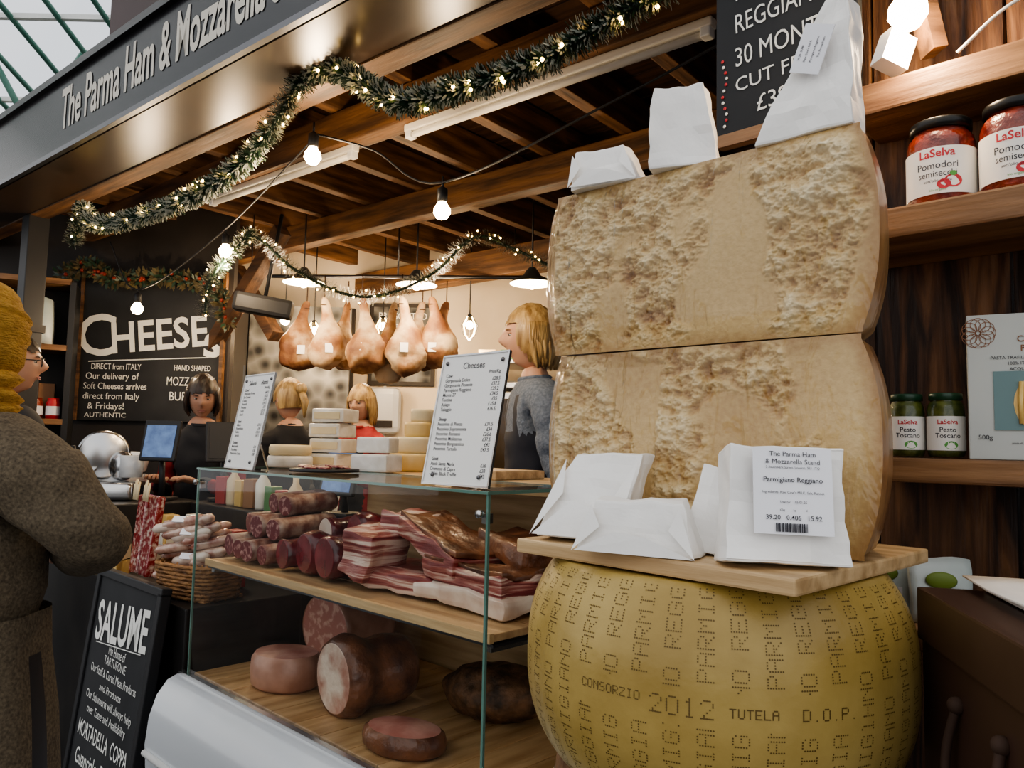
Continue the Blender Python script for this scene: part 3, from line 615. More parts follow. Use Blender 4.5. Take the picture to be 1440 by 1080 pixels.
b.box((-.1,-.08,.12),(.14,.12,.012),steel,r=(20,0,0)); b.tube([(-.12,.0,.12),(-.14,-.02,.24)],.012,blackm); b.lathe([(0,.0),(.05,.0),(.055,.05),(.05,.1),(0,.1)],enamel,(.1,.02,.1),seg=20)
b.box((.0,.06,.10),(.16,.08,.14),enamel,bv=.02)
b.build('meat_slicer',inC(-1.37,.18,1.161),(0,0,10))
scr=M('screen_glow',(.04,.06,.12),(.12,.2,.35),vs=20,rough=.2,emit=(.10,.18,.40),es=.35)
for i,(x,y,rz,on) in enumerate([(-1.17,.34,-5,1),(-.98,.555,28,0),(-.10,.60,-30,1)]):
    z0=.10 if i<2 else 0
    b=B(); b.box((0,0,.17+z0),(.17,.02,.19),blackm,r=(-14,0,0),bv=.006); b.box((0,-.013,.168+z0),(.14,.003,.15),scr if on else blackm,r=(-14,0,0)); b.tube([(0,.02,.1+z0),(0,.03,.01)],.014,blackm); b.box((0,.02,.008),(.12,.1,.014),blackm,bv=.004)
    b.build('till_screen',inC(x,y,1.162),(0,0,rz))
b=B(); b.box((0,0,.05),(.20,.18,.1),white,bv=.02,sm=True); b.box((0,.06,.16),(.18,.05,.1),white,r=(-20,0,0),bv=.015,sm=True); b.ball((0,-.02,.13),(.08,.07,.04),steel,seg=20); b.build('weighing_scale',inC(-1.68,.36,1.161),(0,0,-10))
# salume A-board
b=B(); w,h=.56,.95
b.box((0,0,h/2),(w,.025,h),chalkbd,bv=.003)
for x in (-w/2,w/2): b.box((x,-.004,h/2),(.03,.035,h),blackm,bv=.004)
b.box((0,-.004,h),(w+.03,.035,.03),blackm,bv=.004)
b.text('SALUME',.19,chalk,FT(0,-.0145,.735,(0,-4,0)),width=.46,bold=.02)
b.tube([(-.2,-.016,.71),(0,-.016,.725),(.2,-.016,.74)],.002,chalk,seg=5)
for st,z,sz,w_ in [('The Home of',.69,.045,.16),('TARTUFONE',.655,.04,.2),('Our Staff & Cured Meat Products',.61,.04,.42),('and Products',.565,.035,.2),('Our Salumeria will always help',.52,.04,.42),('over Taste and Availability',.475,.04,.36)]: b.text(st,sz,chalk,FT(0,-.0145,z),width=w_)
for st,z,sz,w_ in [('MORTADELLA  COPPA',.39,.075,.46),('Guanciale  Pancetta',.30,.075,.42),('PROSCIUTTO  COTTO',.21,.07,.46),('NDUJA  SPECK',.12,.07,.4)]: b.text(st,sz,chalk,FT(0,-.0145,z),width=w_,bold=.006)
b.build('salume_chalkboard',inC(-.42,-.13,0),(-6.5,0,-44))
# CHEESE chalkboard
b=B(); w,h=.86,.92
b.box((0,0,h/2),(w,.03,h),chalkbd,bv=.003); 
for x in (-w/2,w/2): b.box((x,-.004,h/2),(.02,.04,h),beamw)
b.text('HEESE',.26,chalk,FT(.06,-.017,.44,(0,-6,0)),width=.58,bold=.02)
b.text('C',.36,chalk,FT(-.33,-.018,.395),bold=.01)
b.text('s',.30,chalk,FT(.375,-.018,.40),bold=.02)
b.box((0,-.017,.375),(.74,.002,.006),chalk,r=(0,-3,0))
for st,x,z,sz,w_ in [('DIRECT from ITALY',-.2,.31,.05,.3),('HAND SHAPED',.26,.31,.05,.22),('Our delivery of',-.22,.25,.055,.32),('Soft Cheeses arrives',-.2,.19,.055,.38),('direct from Italy',-.22,.13,.055,.34),('& Fridays!',-.25,.07,.055,.22),('MOZZARELLA',.26,.22,.075,.3),('BURRATA',.26,.13,.075,.26),('AUTHENTIC',-.25,.02,.04,.25)]: b.text(st,sz,chalk,FT(x,-.017,z),width=w_,bold=.003)
b.build('cheese_chalkboard',(-2.19,4.633,1.54),(0,0,0))
# wreath swag above board
lf=M('dried_leaves',(.05,.04,.02),(.13,.10,.04),vs=20,rough=.7); rb=M('red_berry',(.25,.03,.015),rough=.4)
b=B(); cv=catmull([(-2.72,4.54,2.40),(-2.55,4.54,2.46),(-2.4,4.54,2.38),(-2.1,4.54,2.40),(-1.8,4.54,2.34),(-1.7,4.53,2.15)],20)
for p in cv:
    for k in range(9):
        d=Vector((random.gauss(0,1),random.gauss(0,.5),random.gauss(0,1))).normalized(); t=d.cross(Vector((0,1,.2))).normalized()*.010
        q=p+d*random.uniform(.01,.03); e=q+d*.05; b.add([q,(q+e)/2+t,e,(q+e)/2-t],[[0,1,2,3]],lf if k%3 else tinG)
    if random.random()<.2: b.ball(p+Vector((random.uniform(-.03,.03),-.03,random.uniform(-.03,.03))),.012,rb,seg=8)
b.build('dried_leaf_garland')
# left shelving unit
b=B()
for z in (1.15,1.52,1.93,2.3): b.box((0,0,z),(.36,.3,.03),shelfw)
for x in (-.19,.19): b.box((x,0,1.15),(.03,.3,2.3),blackm)
b.box((0,.14,1.2),(.36,.02,2.2),darkp)
for z,items in ((1.166,0),(1.536,1),(1.946,2)):
    for i in range(4):
        x=-.13+i*.085
        if items==1: b.lathe([(0,0),(.036,0),(.036,.09),(.03,.10),(.03,.115),(0,.115)],[tomc,redt][i%2],(x,-.08,z),seg=14); b.lathe([(.0365,.02),(.0365,.07)],label,(x,-.08,z),seg=14)
        elif items==0: b.box((x,-.06,z+.09),(.07,.08,.18),pk[i],bv=.004)
    if items==2: b.box((.0,-.06,z+.13),(.2,.12,.26),bagm,cuts=4,fn=lambda v:(v.x*(1-.8*max(0,v.z)),v.y*(1-3*max(0,v.z)),v.z+.01*math.sin(v.x*40)),sm=True)
    if items==1:
        for i in range(3): b.box((-.12+i*.1,.02,z+.1),(.08,.06,.2),pk[(i+2)%6],bv=.004)
b.build('stocked_shelf_unit',(-2.70,4.3,0),(0,0,25))
mur=M('mural_print',(.015,.015,.016),(.24,.24,.23),vs=10,kind='voronoi',ramp=(.15,.8),rough=.7)
b=B(); b.box((-1.52,5.45,1.85),(.72,.04,1.1),mur); b.box((-1.52,5.48,1.2),(.76,.04,2.4),darkp); b.build('grape_mural')
b=B(); b.box((-.75,5.45,.55),(.9,.4,1.1),white,bv=.01); b.build('back_work_cabinet')
ovg=M('oven_glass',(.05,.035,.02),rough=.1)
b=B(); b.box((0,0,0),(.5,.025,.62),darkp,bv=.004); b.box((0,-.014,0),(.44,.004,.56),mur)
b.text('PROSCIUTTO',.07,chalk,FT(0,-.018,.19),width=.36,bold=.01); b.text('DI PARMA',.06,chalk,FT(0,-.018,.11),width=.26)
b.build('framed_poster',(-.83,5.735,2.18))
b=B(); b.box((0,0,.9),(.75,.5,1.8),steel,bv=.01); b.box((0,-.26,1.5),(.66,.02,.5),ovg,bv=.005)
b.box((0,.0,1.84),(.8,.55,.05),steel,bv=.01); b.box((0,0,2.0),(.8,.5,.02),steel); 
for x in (-.38,.38): b.box((x,-.22,1.92),(.02,.02,.16),steel)
for i in range(5): b.box((-.3+i*.15,-.1,2.05),(.12,.1,.08),pk[(i*2)%6],bv=.006)
b.build('steel_oven_rack',(.14,5.3,0),(0,0,-6))
b=B(); b.box((0,0,0),(.26,.12,.34),enamel,bv=.05,sm=False); b.box((0,-.062,-.1),(.16,.01,.05),darkp,bv=.004); b.build('paper_towel_dispenser',(-1.02,5.40,1.68)) if False else b.build('paper_towel_dispenser',(-.95,5.688,1.68))
# ------------------------------------------------------------ hanging hams
hs=M('cured_ham_skin',(.12,.045,.018),(.50,.38,.25),vs=6,ramp=(.38,.62),rough=.65,bump=.8,bs=14,col3=(.27,.14,.06))
def hamo(x,y,ztop,L,seed,rz,fl=1):
    b=B(); prof=[]
    for i in range(29):
        t=i/28
        if t<.05: r=.014+.012*t/.05
        elif t<.22: r=.026+.006*(t-.05)/.17
        else: u=(t-.22)/.78; r=.032+.093*math.sin(min(1,u*1.45)*pi/2)**1.5 if u<.69 else .125*math.sqrt(max(0,1-((u-.69)/.31)**2))
        prof.append((r,-t*L))
    def fn(v):
        t=-v.z/L; n=noise.noise_vector(v*9+Vector((seed,0,0)))*.035*t+noise.noise_vector(v*24+Vector((seed,0,0)))*.012*t
        return Vector((v.x+.045*math.sin(t*2.6)*fl,v.y,v.z))+n
    b.lathe(prof,hs,seg=36,sc=(1.05,.62,1),fn=fn)
    b.tube([(0,0,-.05),(0,0,.06),(.0,0,.14)],.004,rope); b.lathe([(.018,-.004),(.024,0),(.018,.004)],rope,(0,0,-.05),seg=12)
    b.box((.02*fl,-.075,-.33),(.05,.004,.06),label,r=(-8,0,0))
    return b.build('hanging_cured_ham',(x,y,ztop),(0,0,rz))
for i,(px,L,z,rz,yy) in enumerate([(-1.36,.46,2.38,10,5.0),(-1.21,.47,2.38,30,4.85),(-1.09,.46,2.38,60,5.0),(-.96,.50,2.38,-15,4.8),(-.78,.54,2.38,50,4.98),(-.70,.50,2.38,10,4.75),(-.60,.47,2.39,-20,5.0),(-.52,.46,2.39,0,4.8),(-.44,.44,2.39,30,4.97)]):
    hamo(px,yy,z-.02,L,i*3,rz,1 if i%2 else -1)
b=B(); b.tube([(-1.6,4.9,2.50),(.1,4.86,2.52)],.012,steeld); 
for x in (-1.5,-.75,0): b.tube([(x,4.88,2.51),(x,4.88,2.96)],.006,steeld)
b.build('ham_hanging_rail')
# ------------------------------------------------------------ lights
def plight(loc,e,col=(1,.75,.48),r=.03):
    l=bpy.data.lights.new('lamp_light','POINT'); l.energy=e; l.color=col; l.shadow_soft_size=r
    o=bpy.data.objects.new('lamp_light',l); S.collection.objects.link(o); o.location=loc; return o
strings=[[(-.70,2.62,2.52),(-.5,2.60,2.46),(-.255,2.6,2.35),(.30,2.2,2.48),(.7,1.9,2.6)],[(-2.2,4.1,2.5),(-1.98,4.0,2.22),(-1.4,3.6,2.43),(-.70,2.62,2.52)]]
b=B()
for s_ in strings: b.tube(catmull(s_,8),.004,blackm,seg=6)
bl=[(-.71,2.6,2.465),(-.255,2.6,2.28),(-1.38,3.6,2.37),(-1.98,4.0,2.15),(-1.58,4.55,2.33),(-1.5,5.0,2.26)]
for c in bl: bulbgeo(b,c,1.0); b.tube([(c[0],c[1],c[2]+.05),(c[0],c[1],c[2]+.09)],.004,blackm,seg=6)
for c in [(-1.58,4.55,2.33),(-1.5,5.0,2.26)]: b.tube([(c[0],c[1],c[2]+.05),(c[0],c[1],2.8)],.003,blackm,seg=6)
b.build('festoon_string_lights')
for i,c in enumerate(bl): plight((c[0],c[1],c[2]-.11),8 if i<4 else 5)
plight((.588,1.09,2.065),3)
for (x,y,z) in [(-.89,5.2,2.26),(-.29,5.05,2.26),(-1.36,5.2,2.22)]:
    b=B(); bulbgeo(b,(0,0,0),.9)
    for k in range(8):
        a=k*pi/4; b.tube([(.02*math.cos(a),.02*math.sin(a),.03),(.055*math.cos(a),.055*math.sin(a),-.03),(.04*math.cos(a),.04*math.sin(a),-.09),(.0,.0,-.13)],.003,fairy if k%2 else steeld,seg=5)
    b.tube([(0,0,.04),(0,0,2.95-z)],.004,blackm,seg=6); b.build('cage_pendant_lamp',(x,y,z)); plight((x,y,z-.17),7)
shade=M('enamel_shade',(.05,.05,.05),rough=.3); shin=M('shade_inner',(.9,.85,.7),rough=.4,emit=(1,.75,.45),es=2.0)
for (x,y,z,s_) in [(.098,4.2,2.34,1),(-.58,4.5,2.38,1),(-1.25,4.5,2.38,1)]:
    b=B(); b.lathe([(.02,.09),(.035,.07),(.05,.045),(.11,.015),(.125,0)],shade,seg=32); b.lathe([(.122,-.001),(.108,.012),(.05,.04),(.0,.045)],shin,seg=32); b.ball((0,0,.0),.03,bulb_m,seg=16)
    b.tube([(0,0,.08),(0,0,2.95-z)],.005,blackm,seg=6); b.build('pendant_lamp',(x,y,z)); plight((x,y,z-.06),12)
for (x0,x1,y) in [(-.87,.36,.47),(-2.27,-1.17,.47)]:
    b=B(); b.box(((x0+x1)/2,y,2.625),(x1-x0,.036,.028),tube_m,bv=.005); b.tube([(x0+.03,y,2.598),(x1-.03,y,2.598)],.012,tube_m,seg=12)
    for x in (x0+.02,x1-.02): b.box((x,y,2.605),(.03,.034,.04),white,bv=.004)
    b.build('fluorescent_batten',SL,SR)
def garland(name,ctrl,rad,dens):
    P=catmull(ctrl,14); gv=[];gf=[];wv=[];wf=[]; b=B(); acc=0; nxt=.03
    b.tube(P,.008,tinG,seg=6)
    for i in range(len(P)-1):
        a,c=P[i],P[i+1]; l=(c-a).length; T=(c-a).normalized(); n=max(1,int(l*dens))
        for k in range(n):
            q=a.lerp(c,random.random()); d=Vector((random.gauss(0,1),random.gauss(0,1),random.gauss(0,1))); d=(d-T*d.dot(T)).normalized()+T*random.uniform(-.4,.4)
            rr=rad*random.uniform(.7,1.12)*(1+.12*math.sin(acc*60)); s=T.cross(d).normalized()*.0018; m=q+d*rr*.62; e=q+d*rr
            o=len(gv); gv+= [q-s,q+s,m+s,m-s]; gf.append([o,o+1,o+2,o+3])
            if random.random()<.55: V,Fc=wv,wf
            else: V,Fc=gv,gf
            o=len(V); V+=[m-s*1.3,m+s*1.3,e+s,e-s]; Fc.append([o,o+1,o+2,o+3])
        acc+=l
        if acc>nxt:
            nxt+=.045; d=Vector((random.gauss(0,1),random.gauss(0,1)-.8,random.gauss(0,1))).normalized(); b.ball(a+d*rad*.85,.0050,fairy,seg=6)
    b.add(gv,gf,tinG); b.add(wv,wf,tinW); return b.build(name)
c1=[(-1.96,3.42,2.30),(-1.955,3.44,2.43),(-1.93,3.42,2.47),(-1.78,3.30,2.36),(-1.27,2.88,2.33),(-.90,2.58,2.40),(-.68,2.40,2.58),(-.60,2.34,2.60),(-.51,2.27,2.56),(-.32,2.11,2.40),(-.13,1.95,2.365),(.065,1.80,2.365),(.195,1.69,2.39),(.31,1.60,2.42),(.41,1.50,2.46)]
c1=[(x-.02,y-.03,z) for x,y,z in c1]
garland('tinsel_garland',c1,.041,3600)
garland('tinsel_garland',[(-1.46,3.6,2.02),(-1.44,3.6,2.2),(-1.32,3.7,2.43),(-1.28,3.75,2.45),(-1.10,3.8,2.30),(-.86,3.9,2.20),(-.65,3.95,2.22),(-.42,4.0,2.35),(-.22,4.0,2.54),(-.05,4.0,2.50),(.22,4.0,2.38)],.047,2000)
b=B(); b.box((0,0,0),(.30,.1,.10),blackm,bv=.02); b.tube([(0,0,.04),(0,.02,.5)],.01,blackm); b.build('patio_heater',(-1.30,3.95,2.14),(0,8,10))
# ------------------------------------------------------------ people
def skinmesh(vs,es,rs,name,mats,pick,parent):
    me=bpy.data.meshes.new('sk'); me.from_pydata(vs,es,[]); o=bpy.data.objects.new('sk',me); S.collection.objects.link(o)
    bpy.context.view_layer.objects.active=o; md=o.modifiers.new('s','SKIN'); md.use_smooth_shade=True
    if not me.skin_vertices: bpy.context.view_layer.update()
    sv=me.skin_vertices[0].data
    for i,r in enumerate(rs): sv[i].radius=r if isinstance(r,tuple) else (r,r); sv[i].use_root=(i==0)
    sb=o.modifiers.new('u','SUBSURF'); sb.levels=3; sb.render_levels=3
    dg=bpy.context.evaluated_depsgraph_get(); dg.update()
    m2=bpy.data.meshes.new_from_object(o.evaluated_get(dg)); bpy.data.objects.remove(o)
    m2.materials.clear()
    for m in mats: m2.materials.append(m)
    for p in m2.polygons: p.material_index=pick(p.center); p.use_smooth=True
    # cloth folds on clothed parts
    for v in m2.vertices:
        if v.co.z<1.42 and v.co.z>.12:
            q=Vector((v.co.x*8,v.co.y*8,v.co.z*15)); v.co+=v.normal*(noise.noise(q)*.014+noise.noise(q*2.3)*.006)
    n=bpy.data.objects.new(name,m2); S.collection.objects.link(n); n.parent=parent; return n
def head(b,X,skinm,hairm,style,eyec,irisc,lip,hat=None):
    s0=b.X; b.X=s0@X
    def warp(v):
        x,y,z=v; px=x*.076; py=y*.096; pz=z*.118
        if z<0: t=-z; px*=1-.28*t**1.6; py*=(1-.42*t) if y>0 else (1-.05*t)
        if y<0:
            py-=.024*math.exp(-(px/.011)**2-((pz+.014)/.02)**2)+.012*math.exp(-(px/.009)**2-((pz-.008)/.02)**2)
            py-=.004*math.exp(-((pz-.032)/.012)**2-(px/.05)**2); py+=.009*math.exp(-((abs(px)-.03)/.014)**2-((pz-.010)/.012)**2)
            py-=.006*math.exp(-(px/.022)**2-((pz+.054)/.010)**2)+.010*math.exp(-(px/.025)**2-((pz+.095)/.018)**2)
        return Vector((px,py,pz))
    b.ball((0,0,0),1,skinm,seg=56,rings=44,fn=warp)
    for sx in (-1,1):
        b.ball((sx*.03,-.0775,.009),(.010,.008,.0055),eyec,seg=12); b.ball((sx*.03,-.0838,.009),(.0050,.003,.005),irisc,seg=10)
        b.tube([(sx*.018,-.083,.0155),(sx*.03,-.0875,.016),(sx*.042,-.079,.0135)],[.002,.003,.002],skinm,seg=6)
        b.tube([(sx*.014,-.092,.026),(sx*.03,-.093,.030),(sx*.046,-.082,.027)],[.0012,.0022,.001],hairm,seg=6)
        b.ball((sx*.077,.008,-.004),(.009,.019,.031),skinm,seg=14,rot=(0,0,sx*18)); b.ball((sx*.083,.004,.002),(.004,.010,.016),lip,seg=10,rot=(0,0,sx*18))
    b.tube([(-.021,-.088,-.052),(-.009,-.0955,-.050),(0,-.0965,-.052),(.009,-.0955,-.050),(.021,-.088,-.052)],[.001,.0025,.0022,.0025,.001],lip,seg=8)
    b.tube([(-.017,-.090,-.057),(0,-.0965,-.060),(.017,-.090,-.057)],[.001,.0032,.001],lip,seg=8)
    if style:
        seg,rings=56,40; vs=[]
        for j in range(rings+1):
            th=pi*j/rings
            for i in range(seg):
                a=2*pi*i/seg; x=math.sin(th)*math.cos(a); y=math.sin(th)*math.sin(a); z=-math.cos(th)
                n_=1+.035*noise.noise(Vector((x*9,y*9,z*3)))+.012*noise.noise(Vector((x*30,y*30,z*6)))
                vs.append(Vector((x*.076*1.13*n_,y*.096*1.12*n_+.004,z*.118*1.09*n_)))
        fs=[]
        low={'short':-.045,'bob':-.10,'bun':-.06,'fringe':-.12,'crop':-.09}[style]
        for j in range(rings):
            for i in range(seg):
                f=[j*seg+i,j*seg+(i+1)%seg,(j+1)*seg+(i+1)%seg,(j+1)*seg+i]; c=sum((vs[k] for k in f),Vector())/4
                hl={'fringe':.034,'crop':.045}.get(style,.058)
                hl+=.006*math.sin(c.x*160)
                face=c.y<-.02 and c.z<hl-abs(c.x)*.2 and abs(c.x)<(.085 if style=='short' else .066)
                if face or c.z<low or (c.y<.0 and c.z<-.01 and style in('short','bun')): continue
                fs.append(f)
        b.add(vs,fs,hairm,True)
        if style in('bob','fringe','crop'):
            a_0={'fringe':-.45,'bob':-.10,'crop':-.45}[style]
            zl={'fringe':-.145,'bob':-.115,'crop':-.10}[style]
            for k in range(60):
                a=a_0+ (pi-2*a_0)*k/59; ca,sa=math.cos(a),math.sin(a)
                P=[(.078*ca,.100*sa,.045),(.087*ca,.106*sa,-.02),(.084*ca+.004*math.sin(k*1.7),.098*sa+.006,-.065),(.070*ca+.006*math.sin(k*2.3),.074*sa+.014,zl-.010*math.sin(k*1.1))]
                b.tube(catmull(P,4),[.010]*6+[.009]*4+[.007,.005,.003],hairm,seg=6)
        if style=='bun': b.ball((0,.115,.05),(.035,.03,.035),hairm,seg=16); b.tube([(0,.11,.04),(0,.15,-.03),(0,.14,-.12)],[.02,.022,.006],hairm)
    if hat:
        b.ball((0,.008,.015),(.094,.115,.125),hat,seg=40,fn=lambda v:v*(1+.03*math.sin(v.z*90)) if (v.z>-.02 or v.y>-.03) else Vector((v.x,v.y,-.02)))
        for k in range(3): b.lathe([(.091,-.012),(.099,0),(.091,.012)],hat,(0,.006,.012+k*.02),seg=36,sc=(.98,1.17,1))
    b.X=s0
def hand(b,w,d,skinm,curl=.5,side=1):
    w=Vector(w); d=Vector(d).normalized(); up=Vector((0,0,1)); s=d.cross(up)
    if s.length<.2: s=Vector((1,0,0))
    s.normalize(); n=s.cross(d).normalized()
    b.tube([w,w+d*.02,w+d*.05,w+d*.085,w+d*.095],[.024,.030,.038,.038,.026],skinm,seg=12,flat=.42)
    for k,(o,l) in enumerate([(-.028,.065),(-.0095,.075),(.0095,.070),(.028,.055)]):
        p=w+d*.085+s*o; pts=[p-d*.02]; dd=d.copy()
        for j,fr in enumerate((.42,.32,.26)):
            pts.append(p+dd*0); dd=(dd-n*curl*(.35+.25*j)).normalized(); p=p+dd*l*fr
        pts.append(p); b.tube(pts,[.0092,.009,.0085,.0078,.006][:len(pts)],skinm,seg=8)
    p=w+d*.03-s*.03*side; b.tube([w+d*.025-s*.012*side,p,p+(d*.6-s*.7*side).normalized()*.03,p+(d*.9-s*.4*side-n*.3).normalized()*.055],[.012,.012,.010,.007],skinm,seg=8)
shoe=M('shoe',(.02,.02,.02),rough=.5)
eyec=M('eye_white',(.6,.57,.53),rough=.2); ir=M('iris',(.03,.02,.015),rough=.2); lip=M('lips',(.42,.17,.14),rough=.4)
def person(name,loc,yaw,Hh,top,bottom,skinm,hairm,style,headrot,armsL,armsR,mats=None,pick=None,bulk=1.0,fem=False,hat=None,glasses=False):
    root=bpy.data.objects.new(name,None); S.collection.objects.link(root); root.matrix_basis=TR(loc,(0,0,yaw)); h=Hh
    sw=.112*h if not fem else .098*h
    V=[(0,0,.53*h),(0,.0,.60*h),(0,.0,.70*h),(0,.0,.775*h),(0,.0,.83*h),(0,-.008,.87*h)]
    E=[(0,1),(1,2),(2,3),(3,4),(4,5)]
    rs=[(.085*h*bulk,.062*h*bulk),(.076*h*bulk,.058*h*bulk),(.086*h*bulk,.064*h*bulk),(.072*h*bulk,.055*h*bulk),.033*h,.031*h]
    def addv(p,r,par): V.append(tuple(p)); rs.append(r); E.append((par,len(V)-1)); return len(V)-1
    inv=root.matrix_basis.inverted()
    for sx,arm in ((-1,armsL),(1,armsR)):
        cl=addv((sx*sw*.62,.0,.795*h),.042*h*bulk,3); sh=addv((sx*sw,.0,.78*h),.037*h*bulk,cl)
        el,wr_=[inv@Vector(p) for p in arm]
        S0=Vector((sx*sw,0,.78*h)); up=addv(S0.lerp(el,.5),.033*h*bulk,sh); e=addv(el,.028*h*bulk,up); mdd=addv(el.lerp(wr_,.5),.026*h*bulk,e); addv(wr_,.020*h*bulk,mdd)
        hp=addv((sx*.052*h,0,.48*h),.056*h,0); th_=addv((sx*.056*h,-.005,.38*h),.046*h,hp); kn=addv((sx*.056*h,-.012,.28*h),.034*h,th_); cf=addv((sx*.057*h,.006,.19*h),.032*h,kn); an=addv((sx*.058*h,.01,.05*h),.022*h,cf)
        addv((sx*.062*h,-.10,.025*h),.018*h,an)
    tops=[top,bottom,skinm,shoe]+(mats or [])
    def pk_(c):
        if pick:
            r=pick(c,h)
            if r is not None: return r
        if c.z>.84*h and abs(c.x)<.06*h: return 2
        if c.z<.045*h: return 3
        if c.z<.50*h and abs(c.x)<.13*h: 
            return 1
        return 0
    skinmesh(V,E,rs,'body',tops,pk_,root)
    b=B(); X=TR((0,-.022,.928*h),headrot)@Matrix.Scale(h/1.72,4)
    head(b,X,skinm,hairm,style,eyec,ir,lip,hat)
    if glasses:
        s0=b.X; b.X=s0@X
        for sx in (-1,1):
            b.tube([(sx*.032+.023*math.cos(t*pi/8),-.103,.009+.019*math.sin(t*pi/8)) for t in range(17)],.002,blackm,seg=6); b.tube([(sx*.055,-.10,.013),(sx*.084,-.02,.013),(sx*.086,.02,.005)],.002,blackm,seg=6)
        b.tube([(-.01,-.104,.012),(.01,-.104,.012)],.002,blackm); b.X=s0
    b.build('head',parent=root)
    b=B()
    for sx,arm in ((-1,armsL),(1,armsR)):
        el,wr_=[inv@Vector(p) for p in arm]; hand(b,wr_,wr_-el,skinm,.5,-sx)
    b.lathe([(.034*h,-.006),(.039*h,.004),(.034*h,.014)],top,(0,-.004,.836*h),(6,0,0),seg=24)
    b.build('hands_and_collar',parent=root)
    return root
def arms(loc,yaw,pts):
    X=TR(loc,(0,0,yaw)); return [X@Vector(p) for p in pts]
sk1=M('skin_fair',(.50,.28,.19),(.58,.35,.25),vs=9,rough=.5,sss=.08); sk2=M('skin_warm',(.42,.22,.145),(.50,.28,.19),vs=9,rough=.5,sss=.08)
hb=M('hair_blonde',(.22,.13,.05),(.52,.36,.16),vs=40,st=(1,1,.15),rough=.4,bump=.5,bs=60); hd=M('hair_dark',(.015,.01,.008),(.05,.03,.02),vs=40,st=(1,1,.15),rough=.4)
swe=M('blue_grey_knit',(.10,.125,.17),(.165,.20,.255),vs=90,rough=.9,bump=.4,bs=120); apr=M('navy_apron',(.012,.016,.03),rough=.7); jean=M('dark_jeans',(.02,.025,.045),rough=.8)
redc=M('red_top',(.24,.015,.02),(.30,.025,.03),vs=20,rough=.8); blk=M('black_top',(.015,.015,.018),rough=.8)
def apron_pick(c,h):
    if .32*h<c.z<.72*h and c.y<.02 and abs(c.x)<.085*h: return 4
    if .32*h<c.z<.56*h and abs(c.x)<.12*h: return 4
    if .70*h<c.z<.80*h and .035*h<abs(c.x)<.055*h: return 4
    return None
l=(.095,3.1,.15); y=-78
person('man_in_blue_sweater',l,y,1.87,swe,jean,sk1,hb,'bob',(4,0,-8),arms(l,y,[(-.25,.02,1.12),(-.22,-.24,1.08)]),arms(l,y,[(.26,.04,1.13),(.2,-.22,1.10)]),mats=[apr],pick=apron_pick,bulk=1.08)
l=(-1.60,4.0,.15); y=-5
person('woman_at_till',l,y,1.63,blk,jean,sk2,hd,'crop',(18,0,25),arms(l,y,[(-.2,.03,1.0),(-.12,-.2,1.08)]),arms(l,y,[(.21,.03,1.0),(.10,-.22,1.08)]),mats=[redc],pick=lambda c,h:4 if (abs(c.x)>.085*h and c.z>.5*h) else None,fem=True)
l=(-1.22,4.25,.15); y=-140
person('woman_with_tied_blonde_hair',l,y,1.64,blk,jean,sk1,hb,'bun',(5,0,10),arms(l,y,[(-.2,.03,1.0),(-.15,-.2,1.0)]),arms(l,y,[(.21,.03,1.0),(.15,-.2,1.0)]),fem=True)
l=(-.93,4.85,.15); y=-35
person('woman_in_red_top',l,y,1.66,redc,jean,sk1,hb,'fringe',(12,0,15),arms(l,y,[(-.2,.03,1.0),(-.1,-.24,1.1)]),arms(l,y,[(.21,.03,1.0),(.1,-.24,1.1)]),mats=[blk],pick=lambda c,h:4 if (abs(c.x)<.06*h and c.y<0 and .35*h<c.z<.72*h) else None,fem=True)
l=(-2.18,3.30,0); y=150
person('customer_with_glasses',l,y,1.89,blk,jean,sk2,hd,'short',(0,0,-35),arms(l,y,[(-.22,.03,1.15),(-.16,-.22,1.1)]),arms(l,y,[(.22,.03,1.15),(.16,-.22,1.1)]),glasses=True)
tweed=M('tweed_cloth',(.06,.045,.029),(.17,.132,.085),vs=160,ramp=(.3,.75),rough=.95,bump=.6,bs=260,bd=.003)
musk=M('mustard_knit',(.34,.18,.03),(.48,.28,.055),vs=40,st=(1,1,3),rough=.9,bump=.8,bs=90)
l=(-1.12,1.56,0); y=165
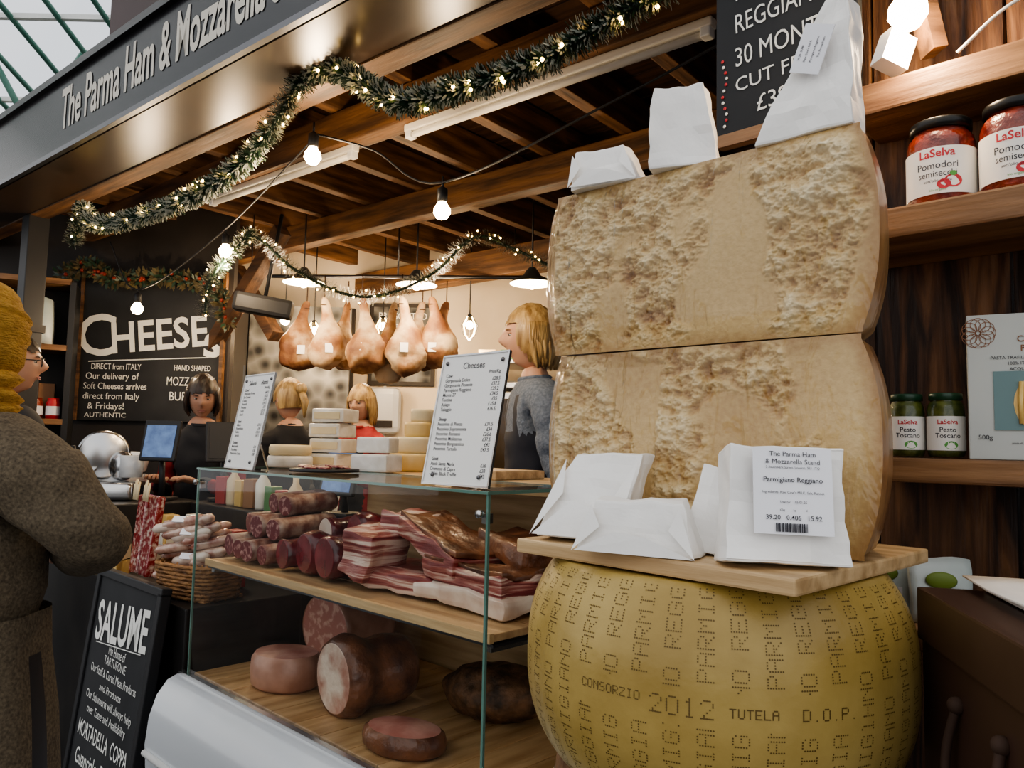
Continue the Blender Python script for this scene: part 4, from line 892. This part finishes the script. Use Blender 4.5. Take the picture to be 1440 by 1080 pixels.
root=person('man_in_tweed_coat',l,y,1.76,tweed,jean,sk1,hd,'short',(10,0,45),[Vector((-.785,1.50,1.245)),Vector((-.98,1.74,1.20))],[Vector((-1.44,1.62,1.18)),Vector((-1.26,1.85,1.15))],bulk=1.42,hat=musk)
b=B()
prof=[(.245,.60),(.25,.62),(.24,.75),(.225,.9),(.205,1.02),(.2,1.1)]
b.lathe(prof,tweed,seg=40,sc=(1,.78,1),fn=lambda v:Vector((v.x*(1+.04*math.sin(v.y*40)),v.y*(1+.05*math.sin(v.x*30)),v.z)),arc=R(320),a0=R(-70))
b.lathe([(.238,.61),(.235,.75),(.22,.9),(.2,1.02)],M('coat_lining',(.02,.018,.02),rough=.6),seg=40,sc=(1,.78,1),arc=R(320),a0=R(-70))
b.build('coat_skirt',parent=root)
b=B()
for k in range(4): b.lathe([(.085,-.02),(.112,0),(.09,.022)],musk,(0,.005,1.46+k*.03),(5*(-1)**k,4,0),seg=30,sc=(1.05,1,1))
b.build('scarf',parent=root)
# ------------------------------------------------------------ world + camera
w=bpy.data.worlds.new('world'); S.world=w; w.use_nodes=True; N=w.node_tree.nodes; L=w.node_tree.links; bg=N['Background']
tc=N.new('ShaderNodeTexCoord'); n=N.new('ShaderNodeTexNoise'); n.inputs['Scale'].default_value=4
cr=N.new('ShaderNodeValToRGB'); cr.color_ramp.elements[0].color=(.70,.73,.78,1); cr.color_ramp.elements[1].color=(1,.98,.95,1); cr.color_ramp.elements[0].position=.35; cr.color_ramp.elements[1].position=.62
L.new(tc.outputs['Generated'],n.inputs['Vector']); L.new(n.outputs['Fac'],cr.inputs[0]); L.new(cr.outputs[0],bg.inputs[0]); bg.inputs[1].default_value=.95
cam=bpy.data.cameras.new('camera'); co=bpy.data.objects.new('camera',cam); S.collection.objects.link(co)
cam.lens=27; cam.sensor_width=36; cam.clip_start=.02
co.matrix_world=Matrix.Translation((0,0,1.45))@Matrix.Rotation(R(94.5),4,'X')@Matrix.Rotation(R(1.25),4,'Z')
S.camera=co
S.view_settings.view_transform='AgX'; S.view_settings.look='AgX - Medium High Contrast'; S.view_settings.exposure=.5
